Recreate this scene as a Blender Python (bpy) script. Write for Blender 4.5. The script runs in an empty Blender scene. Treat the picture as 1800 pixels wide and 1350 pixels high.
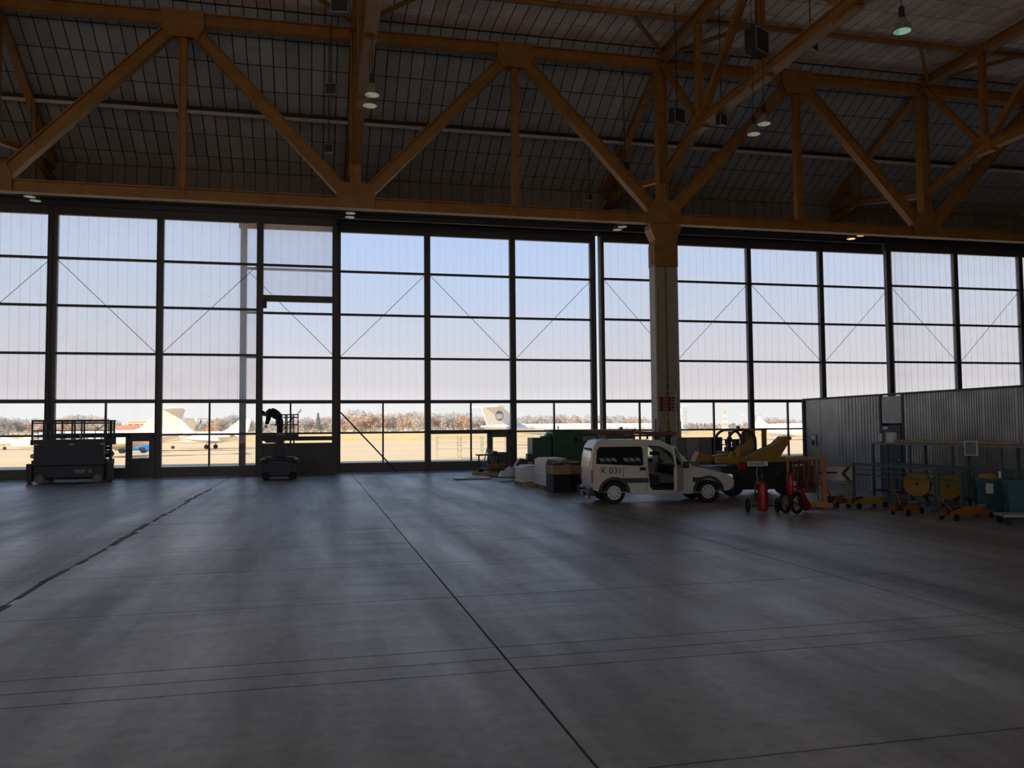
import bpy, math, random
import numpy as np
from mathutils import Vector, Matrix
from mathutils.geometry import tessellate_polygon
random.seed(7)
SC = bpy.context.scene
COL = SC.collection
# ------------------------------------------------------------------ camera
YAW, PITCH, ROLL, FPX, CZ = 0.2299, 0.0521, -0.0086, 1484.9, 2.15
fw = Vector((math.sin(YAW)*math.cos(PITCH), math.cos(YAW)*math.cos(PITCH), math.sin(PITCH)))
r0 = Vector((math.cos(YAW), -math.sin(YAW), 0)); u0 = r0.cross(fw)
rt = math.cos(ROLL)*r0 + math.sin(ROLL)*u0
up = -math.sin(ROLL)*r0 + math.cos(ROLL)*u0
cam_d = bpy.data.cameras.new('camera'); cam = bpy.data.objects.new('camera', cam_d); COL.objects.link(cam)
cam_d.sensor_width = 36; cam_d.lens = FPX/1800*36; cam_d.clip_end = 3000; cam_d.clip_start = .05
cam.matrix_world = Matrix(((rt.x, up.x, -fw.x, 0), (rt.y, up.y, -fw.y, 0), (rt.z, up.z, -fw.z, CZ), (0, 0, 0, 1)))
SC.camera = cam
CAM = Vector((0, 0, CZ))
def P(px, py, depth):                     # point seen at a pixel at a given depth
    return CAM + (fw + rt*((px-900)/FPX) - up*((py-675)/FPX))*depth
def PZ(px, py, z=0.0):
    v = fw + rt*((px-900)/FPX) - up*((py-675)/FPX); return CAM + v*((z-CZ)/v.z)
def PX(p):
    d = Vector(p)-CAM; k = d.dot(fw); return 900+FPX*d.dot(rt)/k, 675-FPX*d.dot(up)/k, k
# ------------------------------------------------------------------ sky, sun, exposure
SC.view_settings.view_transform = 'Standard'; SC.view_settings.look = 'None'
SC.view_settings.gamma = 1; SC.view_settings.use_curve_mapping = False
SC.view_settings.exposure = 0.0
SC.cycles.transparent_max_bounces = 40
SC.cycles.max_bounces = 10; SC.cycles.diffuse_bounces = 5
SC.cycles.sample_clamp_indirect = 4.0
W = bpy.data.worlds.new('sky'); SC.world = W; W.use_nodes = True
nt = W.node_tree; nt.nodes.clear()
wo = nt.nodes.new('ShaderNodeOutputWorld'); bg = nt.nodes.new('ShaderNodeBackground')
tc = nt.nodes.new('ShaderNodeTexCoord'); sep = nt.nodes.new('ShaderNodeSeparateXYZ'); cr = nt.nodes.new('ShaderNodeValToRGB')
nt.links.new(tc.outputs['Generated'], sep.inputs[0]); nt.links.new(sep.outputs['Z'], cr.inputs[0])
nt.links.new(cr.outputs[0], bg.inputs[0]); nt.links.new(bg.outputs[0], wo.inputs[0])
el = cr.color_ramp.elements
el[0].position = 0.0; el[0].color = (.93, .93, .92, 1)
el[1].position = 1.0; el[1].color = (.24, .40, .76, 1)
for p_, c_ in ((.030, (.90, .90, .90)), (.050, (.79, .77, .78)), (.09, (.74, .76, .83)), (.15, (.62, .74, .93)), (.22, (.54, .71, 1.0)), (.5, (.38, .56, .92))):
    e = el.new(p_); e.color = (*c_, 1)
bg.inputs[1].default_value = 1.0
sd = bpy.data.lights.new('sun', 'SUN'); sun = bpy.data.objects.new('sun', sd); COL.objects.link(sun)
sd.energy = 7.5; sd.angle = .01; sd.color = (1, .83, .60)
SEL = math.radians(32)
sdir = Vector((math.cos(SEL)*.80, math.cos(SEL)*.60, -math.sin(SEL)))
sun.rotation_euler = sdir.to_track_quat('-Z', 'Y').to_euler()
# ------------------------------------------------------------------ materials
MATS = {}
def mat(name, col, rough=.6, metal=0.0, var=.12, scale=5.0, emit=None, estr=0.0, spec=.5, rnd=0.0):
    if name in MATS: return MATS[name]
    m = bpy.data.materials.new(name); m.use_nodes = True; t = m.node_tree
    b = t.nodes['Principled BSDF']
    b.inputs['Roughness'].default_value = rough; b.inputs['Metallic'].default_value = metal
    b.inputs['Specular IOR Level'].default_value = spec
    n = t.nodes.new('ShaderNodeTexNoise'); n.inputs['Scale'].default_value = scale; n.inputs['Detail'].default_value = 4
    g = t.nodes.new('ShaderNodeNewGeometry'); t.links.new(g.outputs['Position'], n.inputs['Vector'])
    r = t.nodes.new('ShaderNodeValToRGB'); t.links.new(n.outputs['Fac'], r.inputs[0])
    r.color_ramp.elements[0].position = .3; r.color_ramp.elements[1].position = .7
    r.color_ramp.elements[0].color = (*[max(0, c*(1-var)) for c in col], 1)
    r.color_ramp.elements[1].color = (*[min(1, c*(1+var)) for c in col], 1)
    out = r.outputs[0]
    if rnd:
        oi = t.nodes.new('ShaderNodeObjectInfo'); mr = t.nodes.new('ShaderNodeMapRange')
        mr.inputs['To Min'].default_value = 1-rnd; mr.inputs['To Max'].default_value = 1+rnd
        t.links.new(oi.outputs['Random'], mr.inputs['Value'])
        mx = t.nodes.new('ShaderNodeMix'); mx.data_type = 'RGBA'; mx.blend_type = 'MULTIPLY'; mx.inputs[0].default_value = 1
        t.links.new(out, mx.inputs[6]); t.links.new(mr.outputs[0], mx.inputs[7]); out = mx.outputs[2]
    t.links.new(out, b.inputs['Base Color'])
    if emit: b.inputs['Emission Color'].default_value = (*emit, 1); b.inputs['Emission Strength'].default_value = estr
    MATS[name] = m; return m
def pane_mat(name, tint, diffuse, gloss, rough=.05):
    m = bpy.data.materials.new(name); m.use_nodes = True; t = m.node_tree; t.nodes.clear()
    o = t.nodes.new('ShaderNodeOutputMaterial'); tr = t.nodes.new('ShaderNodeBsdfTransparent'); tr.inputs[0].default_value = (*tint, 1)
    n = t.nodes.new('ShaderNodeTexNoise'); n.inputs['Scale'].default_value = 1.3
    g = t.nodes.new('ShaderNodeNewGeometry'); t.links.new(g.outputs['Position'], n.inputs['Vector'])
    mr = t.nodes.new('ShaderNodeMapRange'); mr.inputs['To Min'].default_value = diffuse*.6; mr.inputs['To Max'].default_value = diffuse*1.4
    t.links.new(n.outputs['Fac'], mr.inputs['Value'])
    tl = t.nodes.new('ShaderNodeBsdfTranslucent'); tl.inputs[0].default_value = (.98, .965, .95, 1)
    gl = t.nodes.new('ShaderNodeBsdfGlossy'); gl.inputs['Roughness'].default_value = rough; gl.inputs[0].default_value = (.9, .9, .9, 1)
    m1 = t.nodes.new('ShaderNodeMixShader'); m2 = t.nodes.new('ShaderNodeMixShader')
    t.links.new(mr.outputs[0], m1.inputs[0]); t.links.new(tr.outputs[0], m1.inputs[1]); t.links.new(tl.outputs[0], m1.inputs[2])
    m2.inputs[0].default_value = gloss
    t.links.new(m1.outputs[0], m2.inputs[1]); t.links.new(gl.outputs[0], m2.inputs[2]); t.links.new(m2.outputs[0], o.inputs[0])
    MATS[name] = m; return m
M_poly = pane_mat('milky polycarbonate', (.985, .967, .962), .17, .010, .2)
M_poly3 = pane_mat('hazy polycarbonate', (.98, .962, .96), .09, .010, .2)
M_poly2 = pane_mat('clear polycarbonate', (.965, .96, .97), .02, .015, .15)
M_glass = pane_mat('window glass', (.985, .99, .99), .004, .02, .03)
M_frame = mat('dark door frame', (.10, .10, .10), .5)
M_bar = mat('dark glazing bar', (.07, .07, .085), .5)
M_kick = mat('grey kick panel', (.13, .13, .12), .6)
M_orange = mat('ochre steel paint', (.34, .16, .038), .55, var=.18, scale=2)
M_white = mat('cream column paint', (.50, .46, .38), .6)
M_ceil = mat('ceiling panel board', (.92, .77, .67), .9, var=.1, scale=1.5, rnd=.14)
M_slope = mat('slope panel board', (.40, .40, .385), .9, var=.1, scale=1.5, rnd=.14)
M_back = mat('dark roof backing', (.035, .033, .03), .9)
M_wall = mat('dull wall board', (.22, .20, .18), .9)
M_black = mat('black rubber', (.012, .012, .013), .7)
M_dark = mat('dark painted steel', (.03, .03, .035), .5)
M_blue = mat('deep blue lift paint', (.007, .009, .030), .45)
M_steel = mat('galvanised steel', (.35, .36, .37), .4, .6)
M_teal = mat('teal rail paint', (.08, .11, .11), .5)
M_yellow = mat('machine yellow', (.33, .18, .02), .5)
M_ormach = mat('signal orange', (.34, .11, .018), .5)
M_red = mat('fire red', (.34, .010, .012), .35)
M_vanw = mat('white car paint', (.56, .53, .47), .3, var=.03)
M_vglass = mat('car glass', (.012, .014, .015), .05, spec=.8)
M_green = mat('dark green enamel', (.012, .075, .04), .5)
M_ply = mat('raw timber', (.42, .29, .16), .8, var=.25, scale=12)
M_card = mat('cardboard', (.36, .25, .15), .85)
M_appl = mat('white enamel sheet', (.66, .66, .64), .4, var=.05)
M_grey = mat('mid grey enamel', (.22, .22, .21), .6)
M_lgrey = mat('light grey enamel', (.36, .36, .33), .6)
M_plast = mat('white plastic film', (.7, .7, .72), .35)
M_bin = mat('petrol blue plastic', (.012, .08, .10), .5)
M_jet = mat('white aircraft paint', (.86, .84, .80), .3, var=.02)
M_jgrey = mat('aircraft grey', (.22, .23, .25), .4)
M_paper = mat('white print', (.75, .75, .74), .6, var=.04)
M_ink = mat('black print', (.02, .02, .02), .7)
M_clad = mat('aluminium cladding', (.30, .30, .29), .38, .75, var=.2, scale=1.2)
M_bark = mat('tree bark', (.22, .17, .14), .9)
# ------------------------------------------------------------------ mesh builder
class MB:
    def __init__(s): s.v = []; s.f = []
    def add(s, vs, fs):
        o = len(s.v); s.v += [tuple(v) for v in vs]; s.f += [tuple(i+o for i in f) for f in fs]; return s
    def box(s, c, d, rz=0.0, mtx=None):
        x, y, z = d[0]/2, d[1]/2, d[2]/2; ca, sa = math.cos(rz), math.sin(rz); vs = []
        for k in (-1, 1):
            for j, i in ((-1, -1), (-1, 1), (1, 1), (1, -1)):
                a, b = i*x, j*y; w = Vector((a*ca-b*sa, a*sa+b*ca, k*z))
                if mtx: w = mtx @ Vector((a, b, k*z))
                vs.append(Vector(c)+w)
        return s.add(vs, [(0, 3, 2, 1), (4, 5, 6, 7), (0, 1, 5, 4), (1, 2, 6, 5), (2, 3, 7, 6), (3, 0, 4, 7)])
    def bar(s, p, q, w, h, upv=(0, 0, 1)):
        p, q = Vector(p), Vector(q); d = q-p; L = d.length
        if L < 1e-6: return s
        d /= L; U = Vector(upv)
        if abs(d.dot(U)) > .98: U = Vector((0, 1, 0))
        a = d.cross(U).normalized(); b = a.cross(d)
        return s.box((p+q)/2, (w, L, h), mtx=Matrix((a, d, b)).transposed())
    def hbar(s, p, q, w, h, upv=(0, 0, 1), t=.05):      # H section: two flanges w wide at +-h/2 and a web
        p, q = Vector(p), Vector(q); d = (q-p).normalized(); U = Vector(upv)
        if abs(d.dot(U)) > .98: U = Vector((0, 1, 0))
        a = d.cross(U).normalized(); b = a.cross(d)
        s.bar(p+b*(h/2-t/2), q+b*(h/2-t/2), w, t, upv); s.bar(p-b*(h/2-t/2), q-b*(h/2-t/2), w, t, upv)
        return s.bar(p, q, w*.45, h-2*t, upv)
    def tube(s, p, q, r, n=8, r2=None):
        p, q = Vector(p), Vector(q); r2 = r if r2 is None else r2; d = (q-p).normalized()
        U = Vector((0, 0, 1)) if abs(d.z) < .95 else Vector((1, 0, 0)); a = d.cross(U).normalized(); b = d.cross(a)
        vs = [p+(a*math.cos(i*2*math.pi/n)+b*math.sin(i*2*math.pi/n))*r for i in range(n)]
        vs += [q+(a*math.cos(i*2*math.pi/n)+b*math.sin(i*2*math.pi/n))*r2 for i in range(n)]
        return s.add(vs, [(i, (i+1) % n, n+(i+1) % n, n+i) for i in range(n)]+[tuple(range(n-1, -1, -1)), tuple(range(n, 2*n))])
    def path(s, pts, r, n=6):
        for a, b in zip(pts, pts[1:]): s.tube(a, b, r, n)
        return s
    def lathe(s, prof, n=16, c=(0, 0, 0), axis='z', off=None):   # prof: (radius, along)
        vs = []; fs = []; c = Vector(c)
        for k, (r, h) in enumerate(prof):
            for i in range(n):
                a = 2*math.pi*i/n; x, y = r*math.cos(a), r*math.sin(a); o = off[k] if off else 0
                vs.append(c+(Vector((x, y, h)) if axis == 'z' else Vector((h, x, y+o)) if axis == 'x' else Vector((x, h, y))))
        for k in range(len(prof)-1):
            for i in range(n): fs.append((k*n+i, k*n+(i+1) % n, (k+1)*n+(i+1) % n, (k+1)*n+i))
        fs += [tuple(range(n-1, -1, -1)), tuple((len(prof)-1)*n+i for i in range(n))]
        return s.add(vs, fs)
    def ring(s, prof, n=20, c=(0, 0, 0), axis='y'):          # closed profile swept round, open middle
        o = len(s.v); m = len(prof); s.lathe(prof, n, c, axis); s.f = s.f[:-2]
        s.f += [(o+(m-1)*n+i, o+(m-1)*n+(i+1) % n, o+(i+1) % n, o+i) for i in range(n)]; return s
    def prism(s, poly, fn, d0, d1):              # poly 2D, fn(a, b, d) -> 3D
        n = len(poly)
        vs = [fn(a, b, d0) for a, b in poly]+[fn(a, b, d1) for a, b in poly]
        return s.add(vs, [tuple(range(n-1, -1, -1)), tuple(range(n, 2*n))]+[(i, (i+1) % n, n+(i+1) % n, n+i) for i in range(n)])
    def plate(s, outer, holes, fn, d0, d1):      # flat plate with holes, thickness d0..d1
        loops = [outer]+holes; flat = [p for l in loops for p in l]
        tris = tessellate_polygon([[Vector((a, b, 0)) for a, b in l] for l in loops]); n = len(flat)
        vs = [fn(a, b, d0) for a, b in flat]+[fn(a, b, d1) for a, b in flat]
        fs = [tuple(t) for t in tris]+[tuple(n+i for i in reversed(t)) for t in tris]; o = 0
        for l in loops:
            m = len(l); fs += [(o+i, o+(i+1) % m, n+o+(i+1) % m, n+o+i) for i in range(m)]; o += m
        return s.add(vs, fs)
    def mesh(s, name, m, smooth=False):
        me = bpy.data.meshes.new(name); me.from_pydata(s.v, [], s.f)
        ms = m if isinstance(m, (list, tuple)) else [m]
        for x in ms: me.materials.append(x)
        import bmesh
        b = bmesh.new(); b.from_mesh(me); bmesh.ops.recalc_face_normals(b, faces=b.faces); b.to_mesh(me); b.free()
        if smooth:
            for p in me.polygons: p.use_smooth = True
            try: me.set_sharp_from_angle(angle=.6)
            except Exception: pass
        return me
    def obj(s, name, m, parent=None, smooth=False, loc=None, kind=None, bevel=0.0):
        o = bpy.data.objects.new(name, s.mesh(name, m, smooth)); COL.objects.link(o)
        if parent: o.parent = parent
        if loc: o.location = loc
        if kind: o['kind'] = kind
        if bevel:
            md = o.modifiers.new('b', 'BEVEL'); md.width = bevel; md.segments = 2; md.limit_method = 'ANGLE'
        return o
def tag(o, label, cat, group=None, kind=None):
    o['label'] = label; o['category'] = cat
    if group: o['group'] = group
    if kind: o['kind'] = kind
    return o
def thing(name, label, cat, loc=(0, 0, 0), rz=0.0, group=None, kind=None):
    o = bpy.data.objects.new(name, None); COL.objects.link(o); o.location = loc; o.rotation_euler = (0, 0, rz)
    o.empty_display_size = .2
    return tag(o, label, cat, group, kind)
def inst(src_mesh, name, parent, loc, rot=None, scale=None):
    o = bpy.data.objects.new(name, src_mesh); COL.objects.link(o); o.parent = parent; o.location = loc
    if rot: o.rotation_euler = rot
    if scale: o.scale = scale
    return o
def copytree(o, parent=None):
    c = o.copy(); COL.objects.link(c); c.parent = parent
    for ch in o.children: copytree(ch, c)
    return c
def text(name, body, size, m, parent, loc, rot, extrude=.004, align='LEFT'):
    cu = bpy.data.curves.new(name, 'FONT'); cu.body = body; cu.size = size; cu.extrude = extrude; cu.align_x = align
    o = bpy.data.objects.new(name, cu); COL.objects.link(o); cu.materials.append(m)
    me = bpy.data.meshes.new_from_object(o); bpy.data.objects.remove(o); o = bpy.data.objects.new(name, me); COL.objects.link(o)
    if not me.materials: me.materials.append(m)
    o.parent = parent; o.location = loc; o.rotation_euler = rot; return o
PI = math.pi
# ================================================================== THE HANGAR
# ---- floor: cast slabs with open joints
def floor_mat():
    m = bpy.data.materials.new('worn sealed concrete'); m.use_nodes = True; t = m.node_tree; b = t.nodes['Principled BSDF']
    g = t.nodes.new('ShaderNodeNewGeometry')
    def noise(sc, stretch, det=5):
        mp = t.nodes.new('ShaderNodeMapping'); mp.inputs['Scale'].default_value = stretch; t.links.new(g.outputs['Position'], mp.inputs[0])
        n = t.nodes.new('ShaderNodeTexNoise'); n.inputs['Scale'].default_value = sc; n.inputs['Detail'].default_value = det; n.inputs['Roughness'].default_value = .6
        t.links.new(mp.outputs[0], n.inputs['Vector']); return n.outputs['Fac']
    def mr(x, a, b_, c, d):
        q = t.nodes.new('ShaderNodeMapRange'); t.links.new(x, q.inputs[0])
        for i, v in zip(('From Min', 'From Max', 'To Min', 'To Max'), (a, b_, c, d)): q.inputs[i].default_value = v
        return q.outputs[0]
    def mul(x, y):
        q = t.nodes.new('ShaderNodeMath'); q.operation = 'MULTIPLY'; t.links.new(x, q.inputs[0]); t.links.new(y, q.inputs[1]); return q.outputs[0]
    big = noise(.35, (1, .45, 1)); streak = noise(.8, (1.2, .12, 1)); fine = noise(7, (1, 1, 1)); cross = noise(2.0, (.25, 2.2, 1))
    v = mul(mul(mr(big, .3, .7, .75, 1.2), mr(streak, .35, .65, .66, 1.30)), mul(mr(fine, .25, .75, .78, 1.22), mr(cross, .3, .7, .88, 1.12)))
    mx = t.nodes.new('ShaderNodeMix'); mx.data_type = 'RGBA'; mx.blend_type = 'MULTIPLY'; mx.inputs[0].default_value = 1
    mx.inputs[6].default_value = (.29, .268, .238, 1); t.links.new(v, mx.inputs[7]); t.links.new(mx.outputs[2], b.inputs['Base Color'])
    t.links.new(mul(mr(streak, .3, .7, .46, .30), mr(cross, .25, .75, .85, 1.15)), b.inputs['Roughness'])
    b.inputs['Specular IOR Level'].default_value = .32
    bp = t.nodes.new('ShaderNodeBump'); bp.inputs['Strength'].default_value = .12; bp.inputs['Distance'].default_value = .02
    t.links.new(cross, bp.inputs['Height']); t.links.new(bp.outputs[0], b.inputs['Normal'])
    return m
M_floor = floor_mat()
XL, XR, YBK = -48.0, 78.0, -22.0
floor = MB().box(((XL+XR)/2, (YBK+43.2)/2, -.19), (XR-XL, 43.2-YBK, .3)).obj('floor', M_back)
tag(floor, 'wide grey concrete hangar floor with open slab joints', 'floor', kind='structure')
YJ = [-22, -12, -6, -.3, 2.4, 5.12, 7.44, 7.82, 8.24, 10.8, 13.6, 16.1, 18.6, 20.9, 23.1, 26, 29, 32, 35, 38, 41, 43.2]
XJ = [XL, -30, -20.25]+[1.75+5.5*k for k in range(-3, 9)]+[60, XR]
slabs = {}
for y0, y1 in zip(YJ, YJ[1:]):
    for x0, x1 in zip(XJ, XJ[1:]):
        key = (round(x1-x0, 2), round(y1-y0, 2))
        if key not in slabs:
            gx, gy = .024, .022
            slabs[key] = MB().box((0, 0, -.03), (x1-x0-gx, y1-y0-gy, .06)).mesh('concrete_slab', M_floor)
        inst(slabs[key], 'concrete_slab', floor, ((x0+x1)/2, (y0+y1)/2, 0))
b_ = MB(); rr = random.Random(3)
yy = 9.5
while yy < 33:
    w = .05+.09*rr.random(); L = .5+rr.random()*.8
    b_.box((-3.75+rr.uniform(-.04, .04), yy+L/2, .003), (w, L, .006), rz=rr.uniform(-.04, .04)); yy += L*rr.choice((.95, .95, 1.4))
b_.obj('joint_sealant', mat('bitumen joint filler', (.11, .105, .10), .7), floor)
# ---- shell: ceiling (flat), roof slope, outer walls
ZR, YH, YW = 19.25, 35.0, 43.35
SLZ = 14.75
SY0, SY1, SX1 = 3.5, 7.6, 6.0            # unseen opal rooflight strip overhead, added and sized to brighten the floor
ceil = MB().box(((XL+XR)/2, (YBK+SY0)/2, ZR+.2), (XR-XL, SY0-YBK, .3)).box(((XL+XR)/2, (SY1+YH)/2, ZR+.2), (XR-XL, YH-SY1, .3)).box(((SX1+XR)/2, (SY0+SY1)/2, ZR+.2), (XR-SX1, SY1-SY0, .3)).obj('ceiling', M_back)
rl_ = MB().box((0, 0, 0), (2.9, SY1-SY0, .04)).mesh('unseen_rooflight_panel', pane_mat('unseen opal rooflight', (.9, .9, .9), 1.6, 0))
for k in range(18): inst(rl_, 'unseen_rooflight_panel', ceil, (XL+1.5+k*3.0, (SY0+SY1)/2, ZR+.2))
rb_ = MB().box((0, 0, 0), (.1, SY1-SY0, .3)).mesh('unseen_rooflight_bar', M_bar)
for k in range(19): inst(rb_, 'unseen_rooflight_bar', ceil, (XL+k*3.0, (SY0+SY1)/2, ZR+.2))
tag(ceil, 'flat high hangar ceiling of beige boards with dark joints', 'ceiling', kind='structure')
sl = MB(); sv = []
for x in (XL, XR):
    sv += [(x, YH, ZR+.05), (x, YW+.6, SLZ-.27), (x, YW+.6, SLZ+.1), (x, YH, ZR+.35)]
sl.add(sv, [(0, 1, 2, 3), (4, 7, 6, 5), (0, 4, 5, 1), (3, 2, 6, 7), (1, 5, 6, 2), (0, 3, 7, 4)])
slope = sl.obj('ceiling_slope', M_back)
tag(slope, 'sloping grey boarded ceiling between truss and glazed doors', 'ceiling', kind='structure')
def board(w, l, m, name):
    return MB().add([(-w/2, -l/2, 0), (w/2, -l/2, 0), (w/2, l/2, 0), (-w/2, l/2, 0),
                     (-w/2+.012, -l/2+.012, -.02), (w/2-.012, -l/2+.012, -.02), (w/2-.012, l/2-.012, -.02), (-w/2+.012, l/2-.012, -.02)],
                    [(0, 1, 2, 3), (4, 7, 6, 5), (0, 4, 5, 1), (1, 5, 6, 2), (2, 6, 7, 3), (3, 7, 4, 0)]).mesh(name, m)
def boards(parent, cells, m, rot):
    # cells: (centre, w, l); the 300 that show largest become parts, the rest one joined part
    scored = []
    for c, w, l in cells:
        x, y, k = PX(c); inside = k > 0 and -20 < x < 1820 and -20 < y < 1370
        scored.append((0 if inside else 1, k, c, w, l))
    scored.sort(key=lambda q: (q[0], q[1]))
    me = board(cells[0][1], cells[0][2], m, 'ceiling_board')
    for q in scored[:300]: inst(me, 'ceiling_board', parent, q[2], rot)
    rest = MB(); R = Matrix.Rotation(rot[0], 3, 'X')
    base = [v.co.copy() for v in me.vertices]; fcs = [tuple(p.vertices) for p in me.polygons]
    for q in scored[300:]: rest.add([Vector(q[2])+R @ v for v in base], fcs)
    rest.obj('ceiling_board_field', m, parent, kind='stuff')
PW = .54
cells = []
for j in range(11):
    yc = YH-.1-1.28*(j+.5)
    for i in range(-48, 92):
        cells.append(((i*PW+.1, yc, ZR+.04), PW-.036, 1.28-.040))
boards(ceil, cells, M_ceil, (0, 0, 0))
ang = math.atan2(SLZ-.12-(ZR+.05), YW-YH)
cells = []; LS = math.hypot(YW-YH, SLZ-.12-ZR-.05); nrow = 7
for j in range(nrow):
    t_ = (j+.5)/nrow
    for i in range(-40, 96):
        cells.append(((i*PW+.1, YH+(YW-YH)*t_, ZR+.05+(SLZ-.12-ZR-.05)*t_-.012), PW-.036, LS/nrow-.040))
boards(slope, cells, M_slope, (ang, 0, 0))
wl = MB().box((XL-.2, (YBK+YW)/2, 9.6), (.4, YW-YBK+1, 19.4)).obj('wall_left', M_wall); tag(wl, 'plain side wall closing the hangar far left', 'wall', kind='structure')
wr = MB().box((XR+.2, (YBK+YW)/2, 9.6), (.4, YW-YBK+1, 19.4)).obj('wall_right', M_wall); tag(wr, 'plain side wall closing the hangar far right', 'wall', kind='structure')
wb = MB().box(((XL+XR)/2, YBK-.2, 16.1), (XR-XL+.8, .4, 6.4)).box(((XL+XR)/2, YBK-.2, .25), (XR-XL+.8, .4, .5)).obj('wall_back', M_wall); tag(wb, 'glazed rear wall of the hangar behind the viewer', 'wall', kind='structure')
nb = 18; bwid = (XR-XL)/nb
pn_ = MB().box((0, 0, 0), (bwid-.3, .02, 12.4)).mesh('pane', M_poly)
po_ = MB().box((0, 0, 0), (.3, .3, 12.4)).mesh('post', M_frame)
bk_ = MB().box((0, 0, 0), (bwid-.3, .1, 12.4)).mesh('closed_panel', M_wall)
for k in range(nb):
    inst(pn_ if k < 9 else bk_, 'pane' if k < 9 else 'closed_panel', wb, (XL+(k+.5)*bwid, YBK-.2, 6.7)); inst(po_, 'post', wb, (XL+k*bwid, YBK-.2, 6.7))
for zk in (3.5, 6.5, 9.5): MB().box(((XL+XR)/2, YBK-.12, zk), (XR-XL, .14, .14)).obj('rail', M_bar, wb)
# front wall: door head beam, tracks, boarded fascia; blank ends beside the doors
wf = MB().box(((XL+XR)/2, 42.95, 14.05), (XR-XL, .5, 1.5))
wf.box(((XL-20.5)/2, 42.6, 6.6), (-20.5-XL, .6, 13.4)); wf.box(((XR+54)/2, 42.6, 6.6), (XR-54, .6, 13.4))
wfo = wf.obj('wall_front', M_back); tag(wfo, 'wall above the glazed doors with upright boards', 'wall', kind='structure')
fb = MB().box((0, 0, 0), (PW-.03, .05, 1.30)).mesh('fascia_board', mat('fascia board', (.22, .19, .17), .9, rnd=.12))
for i in range(-34, 92): inst(fb, 'fascia_board', wfo, (i*PW+.1, 42.67, 14.10))
MB().box(((XL+XR)/2, 41.9, 13.0), (XR-XL, 1.7, .75)).obj('door_head_beam', M_dark, wfo)
for yk in (41.4, 42.2, 42.6): MB().box(((XL+XR)/2, yk, 12.52), (XR-XL, .12, .25)).obj('door_track', M_bar, wfo)
# ================================================================== SLIDING DOORS
BW = 4.469
ZT, Z1, Z2, Z3, Z4, Z5, ZS = 12.0, 10.02, 7.86, 5.69, 3.52, 1.98, .50
strip_cache = {}
def strip(w, h, m):
    k = (round(w, 3), round(h, 3), m.name)
    if k not in strip_cache:
        strip_cache[k] = MB().box((0, 0, 0), (w, .016, h)).box((w/2-.012, -.02, 0), (.024, .02, h)).mesh('glazing_strip', m)
    return strip_cache[k]
pane_cache = {}
def pane(w, h):
    k = (round(w, 3), round(h, 3))
    if k not in pane_cache: pane_cache[k] = MB().box((0, 0, 0), (w, .008, h)).mesh('pane', M_glass)
    return pane_cache[k]
def wicket(leaf, xc, y, w=.95, h=1.86):
    fr = MB()
    for sx in (-1, 1): fr.box((xc+sx*(w/2+.05), y, h/2+.05), (.13, .16, h+.1))
    fr.box((xc, y, h+.05), (w+.2, .16, .1))
    d = fr.obj('wicket_door', M_kick, leaf)
    lf = MB().plate([(-w/2, .06), (w/2, .06), (w/2, h), (-w/2, h)], [[(-w/2+.11, .92), (w/2-.13, .92), (w/2-.13, h-.17), (-w/2+.11, h-.17)]],
                    lambda a, b, q: (xc+a, y-.03+q, b), 0, .05)
    lf.box((xc, y-.04, .5), (w-.3, .02, .62)).obj('door_leaf', M_kick, d)
    MB().tube((xc-w/2+.06, y-.1, 1.0), (xc-w/2+.18, y-.1, 1.0), .012).tube((xc-w/2+.06, y-.1, 1.0), (xc-w/2+.06, y-.02, 1.0), .012).obj('door_handle', M_steel, d)
    MB().box((xc+.02, y, (.92+h-.17)/2), (w-.24, .008, h-1.09)).obj('door_pane', M_glass, d)
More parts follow.
